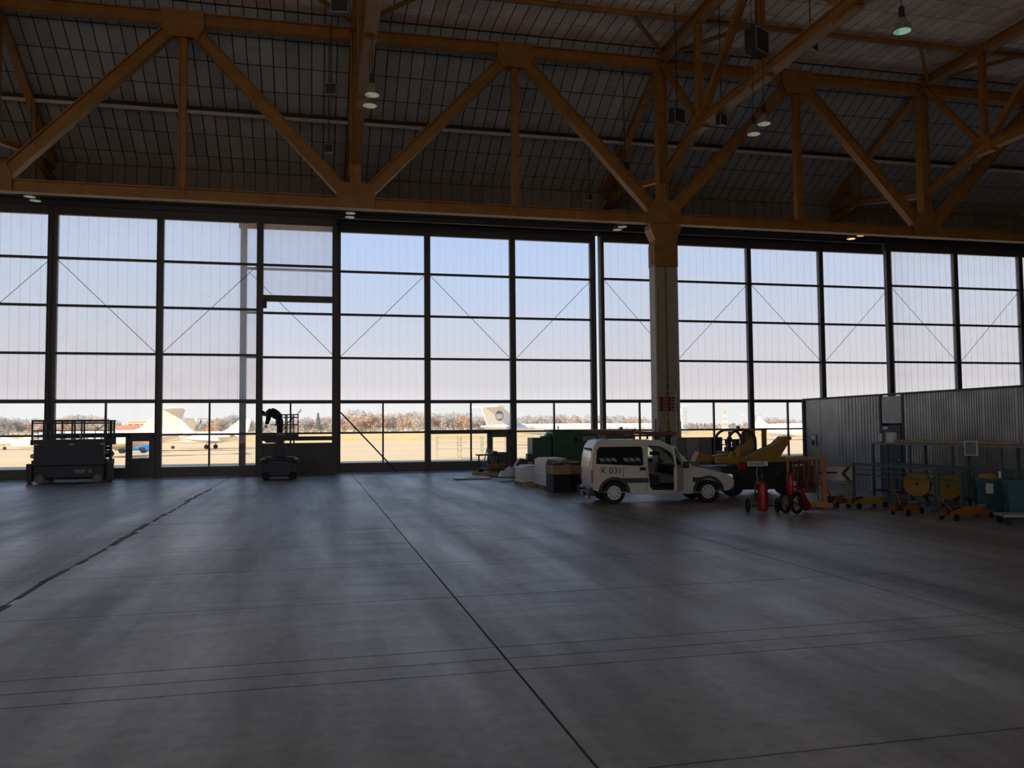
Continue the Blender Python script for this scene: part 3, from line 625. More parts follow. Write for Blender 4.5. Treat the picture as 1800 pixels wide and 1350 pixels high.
# ---- aircraft
def jet(label, n_px, n_d, t_px, t_d, zc, R, ztop, ttail=True, eng=True, gear=True, logo=False, name='business_jet', span=6.5, wpos=.52, fc=.29):
    a = P(n_px, 760, n_d); b = P(t_px, 760, t_d); a.z = b.z = 0; d = b-a; L = d.length; rz = math.atan2(d.y, d.x)
    t_ = thing(name, label, 'aircraft', a, rz, 'aircraft parked on the apron')
    pr = [(.04, 0), (.32, .02), (.56, .06), (.80, .13), (.95, .19), (1, .25), (1, .60), (.88, .72), (.66, .84), (.38, .94), (.12, 1.0)]
    off = [-.35, -.32, -.26, -.12, -.03, 0, 0, .1, .28, .48, .62]
    MB().lathe([(r*R, h*L) for r, h in pr], 20, (0, 0, zc), 'x', [o*R for o in off]).obj('fuselage', M_jet, t_, True)
    # fin
    K = fc/.29*L; c1 = .985*L; c0 = c1-.285*K; zf = zc+.55*R; tip = .13*K if ttail else .10*K
    xt = c1+.01*K
    MB().prism([(c0-.06*K, zf+.2*R), (c0+.03*K, zf+.62*R), (xt-tip, ztop), (xt+.02*K, ztop), (c1-.02*K, zf)], lambda p, q, e: (p, e, q), -.09, .09).obj('fin', M_jet, t_)
    zt = ztop-.03 if ttail else zf+.2*R; xs = xt-tip*.9 if ttail else c1-.10*K; hs = span*.40; ex = L-.34*K
    for s in (-1, 1):
        MB().prism([(xs-.02*K, 0), (xs+.11*K, 0), (xs+.12*K, s*hs), (xs+.06*K, s*hs)], lambda p, q, e: (p, q, zt+e), -.06, .06).obj('tailplane', M_jet, t_)
        MB().add([(wpos*L-.1*K, 0, zc-R*.8), (wpos*L+.14*K, 0, zc-R*.8), (wpos*L+.17*K, s*span, zc-R*.35), (wpos*L+.09*K, s*span, zc-R*.35),
                  (wpos*L-.1*K, 0, zc-R*.55), (wpos*L+.14*K, 0, zc-R*.6), (wpos*L+.17*K, s*span, zc-R*.30), (wpos*L+.09*K, s*span, zc-R*.30)],
                 [(0, 3, 2, 1), (4, 5, 6, 7), (0, 1, 5, 4), (1, 2, 6, 5), (2, 3, 7, 6), (3, 0, 4, 7)]).obj('wing', M_jet, t_)
        if eng:
            e = MB().lathe([(.30*R, 0), (.44*R, .04*K), (.46*R, .10*K), (.34*R, .17*K)], 14, (ex, s*R*1.25, zc+.35*R), 'x').obj('engine', M_jet, t_, True)
            MB().lathe([(.31*R, 0), (.24*R, .035*K)], 12, (ex+.165*K, s*R*1.25, zc+.35*R), 'x').obj('exhaust', M_jgrey, e, True)
    for k in range(7):
        for s in (-1, 1): MB().lathe([(.10*R, -.02), (.10*R, .02)], 8, (.30*L+k*.042*L, s*R*.985, zc+.18*R), 'y').obj('cabin_window', M_jgrey, t_)
    for s in (-1, 1):
        MB().prism([(.115*L, zc+.25*R), (.165*L, zc+.62*R), (.20*L, zc+.60*R), (.195*L, zc+.28*R)], lambda p, q, e: (p, e, q), s*R*.70, s*R*.86).obj('cockpit_window', M_jgrey, t_)
    if gear:
        for gx, gy, rr_ in ((.12*L, 0, .2), (wpos*L+.04*L, 1.3*R, .27), (wpos*L+.04*L, -1.3*R, .27)):
            g_ = MB().tube((gx, gy, rr_), (gx+.1, gy, zc-.5*R), .05).obj('landing_gear', M_appl, t_)
            MB().lathe([(rr_*.3, -.09), (rr_*.95, -.09), (rr_, -.05), (rr_, .05), (rr_*.95, .09), (rr_*.3, .09)], 14, (gx, gy, rr_), 'y').obj('wheel', M_black, g_, True)
    if logo:
        cx, cz = c1-.10*K, zf+.55*(ztop-zf)
        for s in (-1, 1):
            MB().plate([(cx+.62*math.cos(k*PI/16), cz+.62*math.sin(k*PI/16)) for k in range(32)], [[(cx+.50*math.cos(k*PI/16), cz+.50*math.sin(k*PI/16)) for k in range(32)]], lambda p, q, e: (p, e*s, q), .09, .105).obj('ring_emblem', M_jgrey, t_)
            for z0, z1 in ((.22, .50), (-.50, -.34)):
                xs_ = [(math.sqrt(max(0, .5**2-z**2)), z) for z in (z0, (z0+z1)/2, z1-.03)]
                MB().prism([(cx+x_, cz+z) for x_, z in xs_]+[(cx-x_, cz+z) for x_, z in reversed(xs_)], lambda p, q, e: (p, e*s, q), .09, .105).obj('emblem_bar', M_jgrey, t_)
    return t_
jet('nearest white business jet, nose behind the scissor lift', 20, 68, 322, 73, 1.46, .80, 4.15, span=5.5)
jet('white jet with low tail seen left of the mast lift', 286, 101, 440, 98, 1.36, .70, 3.50, ttail=False, span=5)
jet('white jet whose small T-tail shows beside the nearest jet fin', 165, 95, 345, 88, 1.5, .75, 3.42, span=4.5)
jet('white jet at the left edge with nose pointing right', 34, 103, -170, 108, 1.25, .72, 3.6, span=5)
jet('long white airliner with ring emblem on its fin', 1215, 126, 846, 100, 1.80, .90, 4.75, logo=True, name='airliner', span=6.5, fc=.155)
jet('white jet partly hidden behind the yellow loader cab', 1470, 122, 1318, 130, 1.5, 1.0, 3.9, span=8, fc=.2)
# ---- ground tug, masts, cages
q = PZ(238, 796.5); tg = thing('aircraft_tug', 'blue and white tow tractor under the nearest jet', 'tow tractor', q, .1)
MB().box((1.3, 0, .55), (1.5, 1.4, .55)).box((-.7, 0, .45), (2.2, 1.3, .3)).obj('body', mat('tug blue', (.02, .22, .65), .4), tg, bevel=.06)
MB().box((-.3, 0, .68), (1.2, 1.1, .2)).obj('deck', M_jet, tg)
for wx in (-1.2, .75, 1.55):
    for sy in (-.6, .6): MB().lathe([(.1, -.1), (.28, -.1), (.3, 0), (.28, .1), (.1, .1)], 12, (wx, sy, .3), 'y').obj('wheel', M_black, tg, True)
q = P(1198, 752, 240); q.z = 0; mt = thing('antenna_mast', 'white antenna mast with ladder frame beyond the painted column', 'mast', q)
MB().tube((0, 0, 0), (0, 0, 7.9), .55, 8, .42).obj('pole', M_jet, mt); MB().box((.3, 0, 8.0), (2.6, 1.2, .35)).obj('head_platform', M_jet, mt)
for k in range(7): MB().bar((.2, 0, 1+k), (1.5, 0, 1.4+k), .08, .08).obj('lattice_strut', M_jgrey, mt)
MB().tube((1.5, 0, 0), (1.5, 0, 7.0), .07).obj('ladder_rail', M_jgrey, mt)
q = P(1274, 752, 300); q.z = 0; lt = thing('lattice_tower', 'red and white lattice tower standing on the airfield', 'tower', q)
M_rw = mat('tower red', (.75, .42, .36), .6)
for k in range(7):
    z0, z1 = k*1.05, (k+1)*1.05; h0, h1 = 1.05-k*.12, 1.05-(k+1)*.12; mm = M_rw if k % 2 == 0 else M_jet; sec = MB()
    for sx, sy in ((-1, -1), (1, -1), (1, 1), (-1, 1)): sec.tube((sx*h0, sy*h0, z0), (sx*h1, sy*h1, z1), .11, 5)
    for s in (-1, 1): sec.tube((-h0, s*h0, z0), (h1, s*h1, z1), .09, 4).tube((h0, s*h0, z0), (-h1, s*h1, z1), .09, 4).bar((-h1, s*h1, z1), (h1, s*h1, z1), .16, .16)
    sec.obj('tower_section', mm, lt)
MB().lathe([(.05, 7.3), (.4, 7.4), (.45, 7.8), (.1, 8.1)], 8).obj('beacon', M_rw, lt)
M_cage = mat('pale grey cage steel', (.42, .42, .36), .5)
for k, (x0, x1, lb) in enumerate(((767, 804, 'pale steel frame rack outside, furthest from the green container'), (809, 845, 'pale steel frame rack outside, second of the row'), (848, 888, 'pale steel frame rack outside behind the wicket door'), (903, 938, 'pale steel frame rack outside beside the green container'))):
    a = P(x0, 790, 60); b = P(x1, 790, 60); a.z = b.z = 0; d = b-a
    cg = thing('frame_rack', lb, 'rack', a, math.atan2(d.y, d.x), 'frame racks outside'); L = d.length
    for dx in (0, L):
        for dy in (0, .8): MB().box((dx, dy, .78), (.08, .08, 1.56)).obj('upright', M_cage, cg)
    for z in (1.56, 1.16, .72):
        for dy in (0, .8): MB().box((L/2, dy, z), (L, .05, .05)).obj('crossbar', M_cage, cg)
        for dx in (0, L): MB().box((dx, .4, z), (.05, .8, .05)).obj('crossbar', M_cage, cg)
# ================================================================== LIFTS BY THE DOORS
q = PZ(139, 845.5); S = thing('scissor_lift', 'dark blue folded scissor lift parked against the glazed doors', 'scissor lift', (q.x, 39.6, 0), -.0)
MB().box((0, 0, .48), (2.75, 1.5, .55)).box((0, 0, .85), (2.9, 1.5, .25)).obj('chassis', M_blue, S, bevel=.04)
for k in range(4):
    for s in (-1, 1): MB().bar((-1.3, s*.45, .95+k*.17), (1.3, s*.45, 1.10+k*.17), .08, .15).obj('scissor_arm', M_blue, S)
for k in range(6): MB().tube((-1.25+k*.5, -.55, 1.0+.12*(k % 3)), (-1.25+k*.5, .55, 1.0+.12*(k % 3)), .05).obj('pivot_pin', M_dark, S)
MB().box((0, 0, 1.72), (2.95, 1.6, .22)).box((0, -.72, 1.3), (2.7, .1, .75)).obj('deck', M_blue, S)
rl = MB()
for s in (-.75, .75):
    for z, w in ((2.62, .07), (2.52, .05), (2.2, .04)): rl.box((0, s, z), (2.9, w, w))
    for xk in (-1.42, -.95, -.28, .1, .2, 1.42): rl.box((xk, s, 2.2), (.06, .06, .85))
    for xk in (-1.2, -.75, -.2, .2, 1.0): rl.box((xk, s, 2.0), (.025, .025, .38))
for xk in (-1.42, 1.42):
    for z in (2.62, 2.2): rl.box((xk, 0, z), (.06, 1.5, .06))
rl.bar((1.05, -.75, 2.2), (1.42, -.75, 2.5), .03, .03).obj('guard_rail', M_blue, S)
ld = MB()
for s in (-.12, .14): ld.tube((1.55, -.5+s, .1), (1.55, -.5+s, 2.6), .03)
for k in range(9): ld.tube((1.55, -.62, .3+k*.27), (1.55, -.36, .3+k*.27), .02)
for k in range(3): ld.tube((1.5+k*.1, -.7, 1.6), (1.5+k*.1, -.7, 2.62), .022)
ld.box((1.62, -.7, 2.6), (.36, .05, .05)).box((1.62, -.7, 1.75), (.36, .05, .3)).obj('access_ladder', M_dark, S)
for xk in (-1.1, 1.12):
    for s in (-.72, .72): MB().lathe([(.06, -.1), (.16, -.1), (.19, -.06), (.19, .06), (.16, .1), (.06, .1)], 16, (xk, s, .19), 'y').obj('wheel', M_grey, S, True)
for xk in (-1.56, 1.56): MB().box((xk, -.5, .45), (.2, .3, .75)).tube((xk, -.5, 0), (xk, -.5, .4), .05).lathe([(.01, 0), (.09, 0), (.09, .04), (.01, .05)], 10, (xk, -.5, 0)).obj('outrigger', M_dark, S)
MB().box((.42, -.77, .50), (.40, .02, .16)).obj('nameplate', M_grey, S); MB().lathe([(.01, -.01), (.09, -.01), (.09, .01), (.01, .01)], 14, (.82, -.77, .50), 'y').obj('round_label', M_grey, S)
for xk in (-1.25, .1, 1.3): MB().box((xk, -.8, 1.63), (.18, .03, .05)).obj('reflector', M_paper, S)
MB().box((-.25, -.5, 1.95), (1.2, .3, .16)).obj('tool_tray', M_dark, S)
# mast lift
q = PZ(490.5, 844); V = thing('mast_lift', 'blue vertical mast lift with a worker in its basket', 'mast lift', (q.x, q.y+.6, 0), .02)
MB().box((0, 0, .52), (1.55, 1.2, .72)).box((0, 0, .9), (1.2, 1.0, .16)).obj('chassis', M_blue, V, bevel=.05)
for s in (-1, 1):
    MB().prism([(s*.35, .9), (s*.80, .78), (s*.80, .66), (s*.35, .72)], lambda a, b, d: (a, d, b), -.6, .6).obj('hood', M_blue, V)
    MB().bar((s*.62, -.62, .98), (s*.80, -.62, .88), .02, .05).obj('edge_strip', M_appl, V)
    for sy in (-.5, .5): MB().lathe([(.05, -.1), (.17, -.1), (.2, 0), (.17, .1), (.05, .1)], 14, (s*.55, sy, .2), 'y').obj('wheel', M_black, V, True)
MB().box((0, 0, 1.4), (.34, .30, 1.0)).obj('mast', M_blue, V); MB().box((0, 0, 1.15), (.62, .4, .5)).obj('mast_shroud', M_blue, V)
for s in (-.2, .2): MB().tube((s, -.2, .9), (s, -.2, 1.8), .015).obj('cable', M_dark, V)
MB().box((.02, 0, 1.86), (1.55, .85, .2)).prism([(-.75, 1.76), (.2, 1.76), (.1, 1.6), (-.55, 1.6)], lambda a, b, d: (a, d, b), -.4, .4).obj('basket_floor', M_blue, V)
bk = MB()
for s in (-.4, .4):
    for z in (2.82, 2.70, 2.38): bk.box((.45, s, z), (.66 if z > 2.5 else .66, .04, .04))
    for xk in (-.1, .24, .30, .58, .77): bk.box((xk, s, 2.38), (.045, .045, .92))
    for z in (2.82,): bk.box((.05, s, z), (.42, .04, .04))
    bk.bar((.06, s, 2.0), (.24, s, 2.32), .03, .03).bar((.32, s, 2.45), (.62, s, 2.74), .035, .035).box((-.1, s, 2.38), (.6, .03, .03))
bk.box((.78, 0, 2.82), (.04, .8, .04)).box((.78, 0, 2.38), (.04, .8, .04)).box((-.10, .0, 2.5), (.16, .4, .34))
bk.tube((.74, -.35, 2.84), (.88, -.3, 3.05), .012).tube((.78, -.3, 2.84), (.92, -.25, 3.02), .012).obj('basket_rail', M_blue, V)
MB().box((.05, -.44, 1.98), (.36, .04, .12)).obj('control_box', M_grey, V)
# worker: one skinned body
def skinned(name, verts, edges, radii, m, parent=None, root=0, sub=2):
    me = bpy.data.meshes.new(name); me.from_pydata(verts, edges, []); o = bpy.data.objects.new(name, me); COL.objects.link(o)
    if parent: o.parent = parent
    sk = o.modifiers.new('skin', 'SKIN'); me.materials.append(m)
    if not me.skin_vertices: 
        bpy.context.view_layer.objects.active = o
    lay = me.skin_vertices[0].data
    for i, r in enumerate(radii):
        lay[i].radius = (r, r) if not isinstance(r, tuple) else r; lay[i].use_root = (i == root)
    ss = o.modifiers.new('sub', 'SUBSURF'); ss.levels = sub; ss.render_levels = sub
    for p in me.polygons: p.use_smooth = True
    return o
wkp = (q.x, q.y+.55, 1.96)
WK = thing('person', 'worker in dark clothes bending forward in the lift basket', 'person', wkp, .0)
M_cloth = mat('dark work clothes', (.03, .032, .05), .9); M_skin = mat('skin', (.35, .2, .14), .6); M_hair = mat('dark hair', (.02, .015, .012), .8)
bv = [(-.05, 0, .78), (-.22, 0, .92), (-.40, 0, .98), (-.52, 0, .95), (-.60, 0, .90),           # pelvis, waist, chest, upper chest, neck
      (-.03, -.10, .72), (.02, -.13, .40), (-.02, -.14, .07), (-.12, -.15, .03),
      (-.03, .10, .72), (.04, .13, .40), (.0, .14, .07), (-.10, .15, .03),
      (-.48, -.19, .92), (-.50, -.23, .66), (-.58, -.20, .43), (-.48, .19, .92), (-.47, .23, .66), (-.55, .20, .43)]
be = [(0, 1), (1, 2), (2, 3), (3, 4), (0, 5), (5, 6), (6, 7), (7, 8), (0, 9), (9, 10), (10, 11), (11, 12), (3, 13), (13, 14), (14, 15), (3, 16), (16, 17), (17, 18)]
br_ = [.22, .22, .24, .21, .085, .16, .125, .085, .07, .16, .125, .085, .07, .12, .085, .055, .12, .085, .055]
body = skinned('body', bv, be, br_, M_cloth, WK)
hdm = MB(); 
for k in range(9):
    pass
hdm.lathe([(.01, -.125), (.055, -.11), (.078, -.06), (.085, 0), (.082, .05), (.06, .10), (.01, .12)], 16, (0, 0, 0))
hdm.add([(-.085, -.014, -.01), (-.085, .014, -.01), (-.108, 0, -.03), (-.085, 0, .02)], [(0, 1, 2), (1, 3, 2), (3, 0, 2)])
for s in (-1, 1): hdm.box((.0, s*.085, -.01), (.035, .02, .06)); hdm.lathe([(.002, -.008), (.012, 0), (.002, .008)], 8, (-.078, s*.03, .01))
hdm.box((-.078, 0, -.06), (.012, .045, .012))
hd_ = hdm.obj('head', M_skin, WK, True); hd_.location = (-.69, 0, .90); hd_.rotation_euler = (0, -.95, 0)
ha = MB().lathe([(.095, -.02), (.095, .05), (.07, .115), (.01, .135)], 16).obj('hair', M_hair, WK, True); ha.location = (-.685, 0, .91); ha.rotation_euler = (0, -.75, 0)
for s, (hx, hy, hz) in ((-1, (-.59, -.20, .40)), (1, (-.56, .20, .40))):
    hv = [(0, 0, .02), (-.01, 0, -.04)]; hee = [(0, 1)]; hr = [.026, .034]
    for k, (dy, ln) in enumerate(((-.03, .065), (-.01, .078), (.01, .073), (.03, .055))):
        i = len(hv); hv += [(-.015, dy, -.07), (-.03, dy, -.07-ln*.5), (-.015, dy, -.07-ln)]; hee += [(1, i), (i, i+1), (i+1, i+2)]; hr += [.011, .010, .008]
    i = len(hv); hv += [(-.03, -s*.04, -.04), (-.05, -s*.045, -.08)]; hee += [(1, i), (i, i+1)]; hr += [.012, .009]
    skinned('hand', [(a+hx, b+hy, c+hz) for a, b, c in hv], hee, hr, M_skin, WK, 0, 1)
# ================================================================== VAN
VA = math.atan2(22.01-22.39, 10.87-8.10)
vp = Vector((8.1, 22.39, 0)); ca, sa = math.cos(VA), math.sin(VA)
v_org = vp-Vector((ca, sa, 0))*.62+Vector((-sa, ca, 0))*.86
VN = thing('van', 'white delivery van with open door, roof ladders and number on its side', 'van', v_org, VA)
HWD = .86                                                # half width; near side is -y
def arch(cx, r, z0, n=12): return [(cx+r*math.cos(PI-k*PI/n), z0+max(0, r*math.sin(PI-k*PI/n))) for k in range(n+1)]
def side_y(z): return HWD if z < 1.05 else HWD-(z-1.05)*.17
low = [(.06, .42), (.22, .36)]+arch(.66, .37, .32)+[(1.2, .27), (2.86, .27)]+arch(3.35, .37, .32)+[(3.95, .36), (4.08, .44), (4.10, .62), (4.02, .74), (3.85, .82), (3.5, .92), (3.1, 1.0), (2.86, 1.05)]
notch = [(2.62, 1.05), (2.62, .46), (2.55, .38), (1.78, .38), (1.68, .46), (1.62, 1.05)]
back = [(.04, 1.05), (.03, .7)]
upper = [(.04, 1.05), (.06, 1.35), (.12, 1.62), (.22, 1.76), (.4, 1.80), (1.5, 1.80), (1.95, 1.76), (2.3, 1.60), (2.62, 1.32), (2.86, 1.05)]
doornotch = [(2.62, 1.05), (2.60, 1.12), (2.30, 1.42), (2.08, 1.57), (1.95, 1.62), (1.66, 1.63), (1.62, 1.05)]
rwin = [(.16, 1.13), (1.46, 1.06), (1.50, 1.10), (1.50, 1.55), (1.44, 1.60), (.28, 1.60), (.20, 1.52)]
shell = []
shell.append(MB().plate(low+notch+back, [], lambda a, b, d: (a, -HWD+d, b), 0, .04))
shell.append(MB().plate([p for p in upper if p[0] <= 2.86]+doornotch, [rwin[::-1]], lambda a, b, d: (a, -side_y(b)+d, b), 0, .04))
shell.append(MB().plate(low+back, [], lambda a, b, d: (a, HWD-d, b), 0, .04))
fdw = [(1.70, 1.08), (2.56, 1.08), (2.28, 1.40), (2.05, 1.56), (1.72, 1.58)]
shell.append(MB().plate(upper, [rwin[::-1], fdw[::-1]], lambda a, b, d: (a, side_y(b)-d, b), 0, .04))
def ribbon(prof, inset=0.0):
    m = MB(); n = len(prof); vs = []
    for a, b in prof:
        for s in (-1, 1): vs.append((a, s*(side_y(b)-inset), b))
    return m.add(vs, [(2*i, 2*i+1, 2*i+3, 2*i+2) for i in range(n-1)])
body_m = MB()
for s_ in shell: body_m.add(s_.v, s_.f)
rear = [(.06, .42), (.03, .7), (.04, 1.05), (.06, 1.35), (.12, 1.62), (.22, 1.76), (.4, 1.80)]
for pr in (rear, [(.4, 1.80), (1.5, 1.80), (1.95, 1.76)], [(2.86, 1.05), (3.1, 1.0), (3.5, .92), (3.85, .82), (4.02, .74)], [(4.02, .74), (4.10, .62), (4.08, .44), (3.95, .36)], [(.22, .36), (2.86, .30), (3.95, .36)]):
    rb_ = ribbon(pr); body_m.add(rb_.v, rb_.f)
vb = body_m.obj('body_shell', M_vanw, VN); sm = vb.modifiers.new('s', 'SOLIDIFY'); sm.thickness = .012
MB().plate(rwin, [], lambda a, b, d: (a, -side_y(b)+.012+d, b), 0, .01).obj('side_window', M_vglass, VN)
wd = MB()
for x0 in (.24, .92):
    for k in range(3): wd.prism([(x0+k*.17, 1.30-.0*k), (x0+k*.17+.14, 1.28), (x0+k*.17+.19, 1.18), (x0+k*.17+.05, 1.20)], lambda a, b, d: (a, -side_y(b)+.010+d, b), 0, .004)
wd.obj('painted_reflection', mat('painted window reflection', (.16, .22, .22), .4), VN)  # reflection on the side glass painted as slanted pale patches
M_clr = pane_mat('van clear glass', (.6, .66, .64), .01, .06)
MB().plate(rwin, [], lambda a, b, d: (a, side_y(b)-.02-d, b), 0, .01).obj('side_window', M_vglass, VN)
MB().plate(fdw, [], lambda a, b, d: (a, side_y(b)-.02-d, b), 0, .01).obj('side_window', M_clr, VN)
ws = ribbon([(1.95, 1.76), (2.3, 1.60), (2.62, 1.32), (2.86, 1.05)], .03).obj('windscreen', M_clr, VN); ws.modifiers.new('s', 'SOLIDIFY').thickness = .01
for s in (-1, 1):
    m = MB(); pts = [(1.95, 1.76), (2.3, 1.60), (2.62, 1.32), (2.86, 1.05)]
    for a, b in zip(pts, pts[1:]): m.bar((a[0], s*(side_y(a[1])-.02), a[1]), (b[0], s*(side_y(b[1])-.02), b[1]), .07, .05)
    m.obj('windscreen_pillar', M_vanw, VN)
MB().plate([(-.62, 1.08), (.62, 1.08), (.58, 1.56), (-.58, 1.56)], [], lambda a, b, d: (.03+(b-1.05)*.13-d, a, b), 0, .012).obj('rear_window', M_vglass, VN)
MB().box((.05, 0, .36), (.16, 1.66, .22)).box((4.0, 0, .42), (.26, 1.62, .26)).obj('bumper', M_dark, VN, bevel=.03)
for cx in (.66, 3.35):
    MB().plate(arch(cx, .45, .32)+arch(cx, .37, .32)[::-1], [], lambda a, b, d: (a, -HWD-.02+d, b), 0, .05).obj('wheel_arch_trim', M_dark, VN)
MB().box((1.24, -HWD-.012, .66), (.78, .03, .13)).obj('rubbing_strip', M_dark, VN); MB().box((3.05, -HWD-.012, .66), (.3, .03, .13)).obj('rubbing_strip', M_dark, VN)
MB().box((1.47, -HWD-.015, .98), (.16, .03, .09)).obj('door_handle', M_black, VN)
MB().lathe([(.01, -.005), (.07, -.005), (.07, .005), (.01, .005)], 16, (1.02, -HWD-.004, .80), 'y').obj('fuel_flap', M_vanw, VN)
for s in (-1, 1): MB().box((.045, s*(HWD-.05), .78), (.05, .12, .36)).obj('tail_light', mat('tail lamp red', (.5, .02, .02), .2), VN); MB().box((4.0, s*.62, .70), (.16, .36, .16)).obj('head_light', M_dim, VN)
for xs_ in (.92, 1.58): MB().box((xs_, -HWD-.003, .70), (.012, .01, .66)).obj('panel_seam', M_dark, VN)
text('number_lettering', 'K 031', .25, M_ink, VN, (.28, -HWD-.006, .86), (PI/2, 0, 0))
def wheel(cx, cy):
    w_ = MB().lathe([(.19, -.10), (.29, -.10), (.318, -.07), (.32, 0), (.318, .07), (.29, .10), (.19, .10)], 24, (cx, cy, .32), 'y').obj('wheel', M_black, VN, True)
    s = -1 if cy < 0 else 1
    hub = MB().plate([(.195*math.cos(k*PI/16), .195*math.sin(k*PI/16)) for k in range(32)],
                     [[(.15*math.cos(k*PI*2/8+g)+0, .15*math.sin(k*PI*2/8+g)) for g in (-.16, 0, .16)]+[(.10*math.cos(k*PI*2/8), .10*math.sin(k*PI*2/8))] for k in range(8)], lambda a, b, d: (cx+a, cy+s*(.085+d), .32+b), 0, .02)
    hub.lathe([(.01, -.01), (.05, -.01), (.04, .02), (.01, .02)], 12, (cx, cy+s*.10, .32), 'y').obj('hubcap', mat('silver hubcap', (.5, .5, .48), .35, .3), w_)
for cx in (.66, 3.35):
    for cy in (-.74, .74): wheel(cx, cy)
MB().box((1.6, 0, .42), (3.0, 1.5, .1)).box((.75, 0, .8), (.1, 1.4, .7)).obj('cabin_floor', M_black, VN)
for cy in (-.38, .38): MB().box((1.78, cy, .62), (.5, .48, .3)).box((1.52, cy, .98), (.14, .46, .62), ).box((1.50, cy, 1.36), (.1, .26, .2)).obj('seat', M_black, VN, bevel=.04)
MB().box((2.55, 0, .92), (.4, 1.5, .25)).obj('dashboard', M_black, VN); MB().box((2.05, 0, 1.38), (.16, .5, .10)).obj('rear_mirror', M_black, VN)
q_ = MB(); [q_.tube((2.25+.17*math.cos(k*PI/8)*.4, .38+.18*math.sin(k*PI/8), 1.0+.17*math.cos(k*PI/8)), (2.25+.17*math.cos((k+1)*PI/8)*.4, .38+.18*math.sin((k+1)*PI/8), 1.0+.17*math.cos((k+1)*PI/8)), .013) for k in range(16)]
q_.tube((2.25, .38, 1.0), (2.5, .38, .92), .02).obj('steering_wheel', M_black, VN)
# open front door, hinged at x = 2.62
dr = thing('door', '', 'x'); del dr['label']; del dr['category']; dr.parent = VN; dr.location = (2.62, -HWD+.02, 0); dr.rotation_euler = (0, 0, math.radians(63))
dlow = [(-.98, .44), (-.92, .38), (-.05, .38), (0, .46), (0, 1.05), (-.99, 1.05)]
dup_ = [(-.99, 1.05), (0, 1.05), (-.04, 1.14), (-.34, 1.43), (-.56, 1.57), (-.68, 1.62), (-.95, 1.63)]
dwin = [(-.91, 1.09), (-.12, 1.09), (-.36, 1.36), (-.58, 1.51), (-.68, 1.55), (-.90, 1.56)]
MB().plate(dlow, [], lambda a, b, d: (a, -.03+d, b), 0, .09).plate(dup_, [dwin[::-1]], lambda a, b, d: (a, -.03+(b-1.05)*.15+d, b), 0, .05).obj('door_panel', M_vanw, dr, bevel=.01)
MB().plate(dwin, [], lambda a, b, d: (a, -.01+(b-1.05)*.15+d, b), 0, .008).obj('door_window', M_clr, dr)
MB().box((-.08, -.12, 1.08), (.12, .16, .18)).obj('wing_mirror', M_dark, dr, bevel=.03); MB().box((-.5, .07, .75), (.7, .05, .3)).obj('door_lining', M_black, dr)
# roof rack
rk = MB()
for xk in (.5, 1.3, 2.0): rk.box((xk, 0, 1.90), (.05, 1.4, .05)).box((xk, -.62, 1.84), (.05, .05, .12)).box((xk, .62, 1.84), (.05, .05, .12))
for s in (-.66, .66): rk.box((1.25, s, 1.90), (1.9, .04, .04))
rk.tube((2.05, -.6, 1.86), (2.05, -.6, 2.12), .02).obj('roof_rack', M_dark, VN)
# ladders carried on the rack
L1 = thing('ladder', 'dark red ladder lying on the van roof rack', 'ladder', VN.matrix_basis @ Vector((.0, -.35, 1.97)), VA)
for s in (-.2, .2): MB().bar((.0, s, .06), (2.55, s, -.02), .05, .09).obj('stile', mat('dark red ladder', (.16, .03, .03), .5), L1)
for k in range(9): MB().tube((.15+k*.28, -.2, .055-.008*k), (.15+k*.28, .2, .055-.008*k), .016).obj('rung', M_steel, L1)
tag(MB().box((0, 0, 0), (1.7, .5, .03)).obj('roof_panel_sheet', M_lgrey, None, loc=VN.matrix_basis @ Vector((.55, .2, 2.07))), 'grey sheet lying on top of the van ladders', 'sheet').rotation_euler = (0, .015, VA)
MB().tube((-.25, -.2, .42), (-.02, -.2, .42), .03).tube((-.25, -.2, .30), (-.25, -.2, .52), .03).box((-.05, .1, .26), (.1, .5, .1)).obj('tow_hitch', M_dark, VN)
MB().box((-.02, -.5, .20), (.06, .3, .10)).obj('hitch_reflector', mat('tail lamp red', (.5, .02, .02), .2), VN)
# ================================================================== GREEN CONTAINER AND JUNK BY THE DOOR
q = P(936, 800, 35.5); G = thing('compressor_container', 'dark green machine container with name plate behind the van', 'container', (q.x, q.y, 0), -.13)
MB().box((.42, .9, 1.0), (.84, 1.8, 1.45)).obj('end_housing', M_green, G, bevel=.03)
MB().box((2.6, .9, 1.16), (3.5, 2.0, 1.72)).box((2.6, .9, 2.04), (3.7, 2.1, .05)).obj('body', M_green, G, bevel=.03)
MB().box((.62, .5, 1.76), (.36, .8, .08)).box((.72, .5, 1.84), (.16, .7, .1)).obj('step', M_green, G)
MB().tube((1.15, .3, 2.05), (1.15, .3, 2.22), .025).box((3.9, .4, 2.1), (.12, .12, .1)).obj('top_fitting', M_dark, G)
MB().box((2.62, -.12, 1.68), (.95, .02, .17)).obj('name_plate', M_lgrey, G); text('plate_lettering', 'MUTZE', .15, M_ink, G, (2.22, -.135, 1.63), (PI/2, 0, 0))
MB().lathe([(.01, -.03), (.1, -.03), (.1, .02), (.01, .02)], 16, (1.85, -.12, 1.62), 'y').obj('gauge', M_black, G)
MB().box((2.2, .9, .16), (4.0, 1.5, .24)).obj('skid', M_dark, G)
db = MB().prism([(-.85, .30), (-.55, .80), (-.42, .86), (-.18, .80), (-.18, 1.05), (0, 1.05), (0, .72), (-.48, .70), (-.50, .56), (0, .56), (0, .2), (-.8, .2)], lambda a, b, d: (a, d, b), .2, .9)
db.obj('drawbar_frame', M_dark, G)
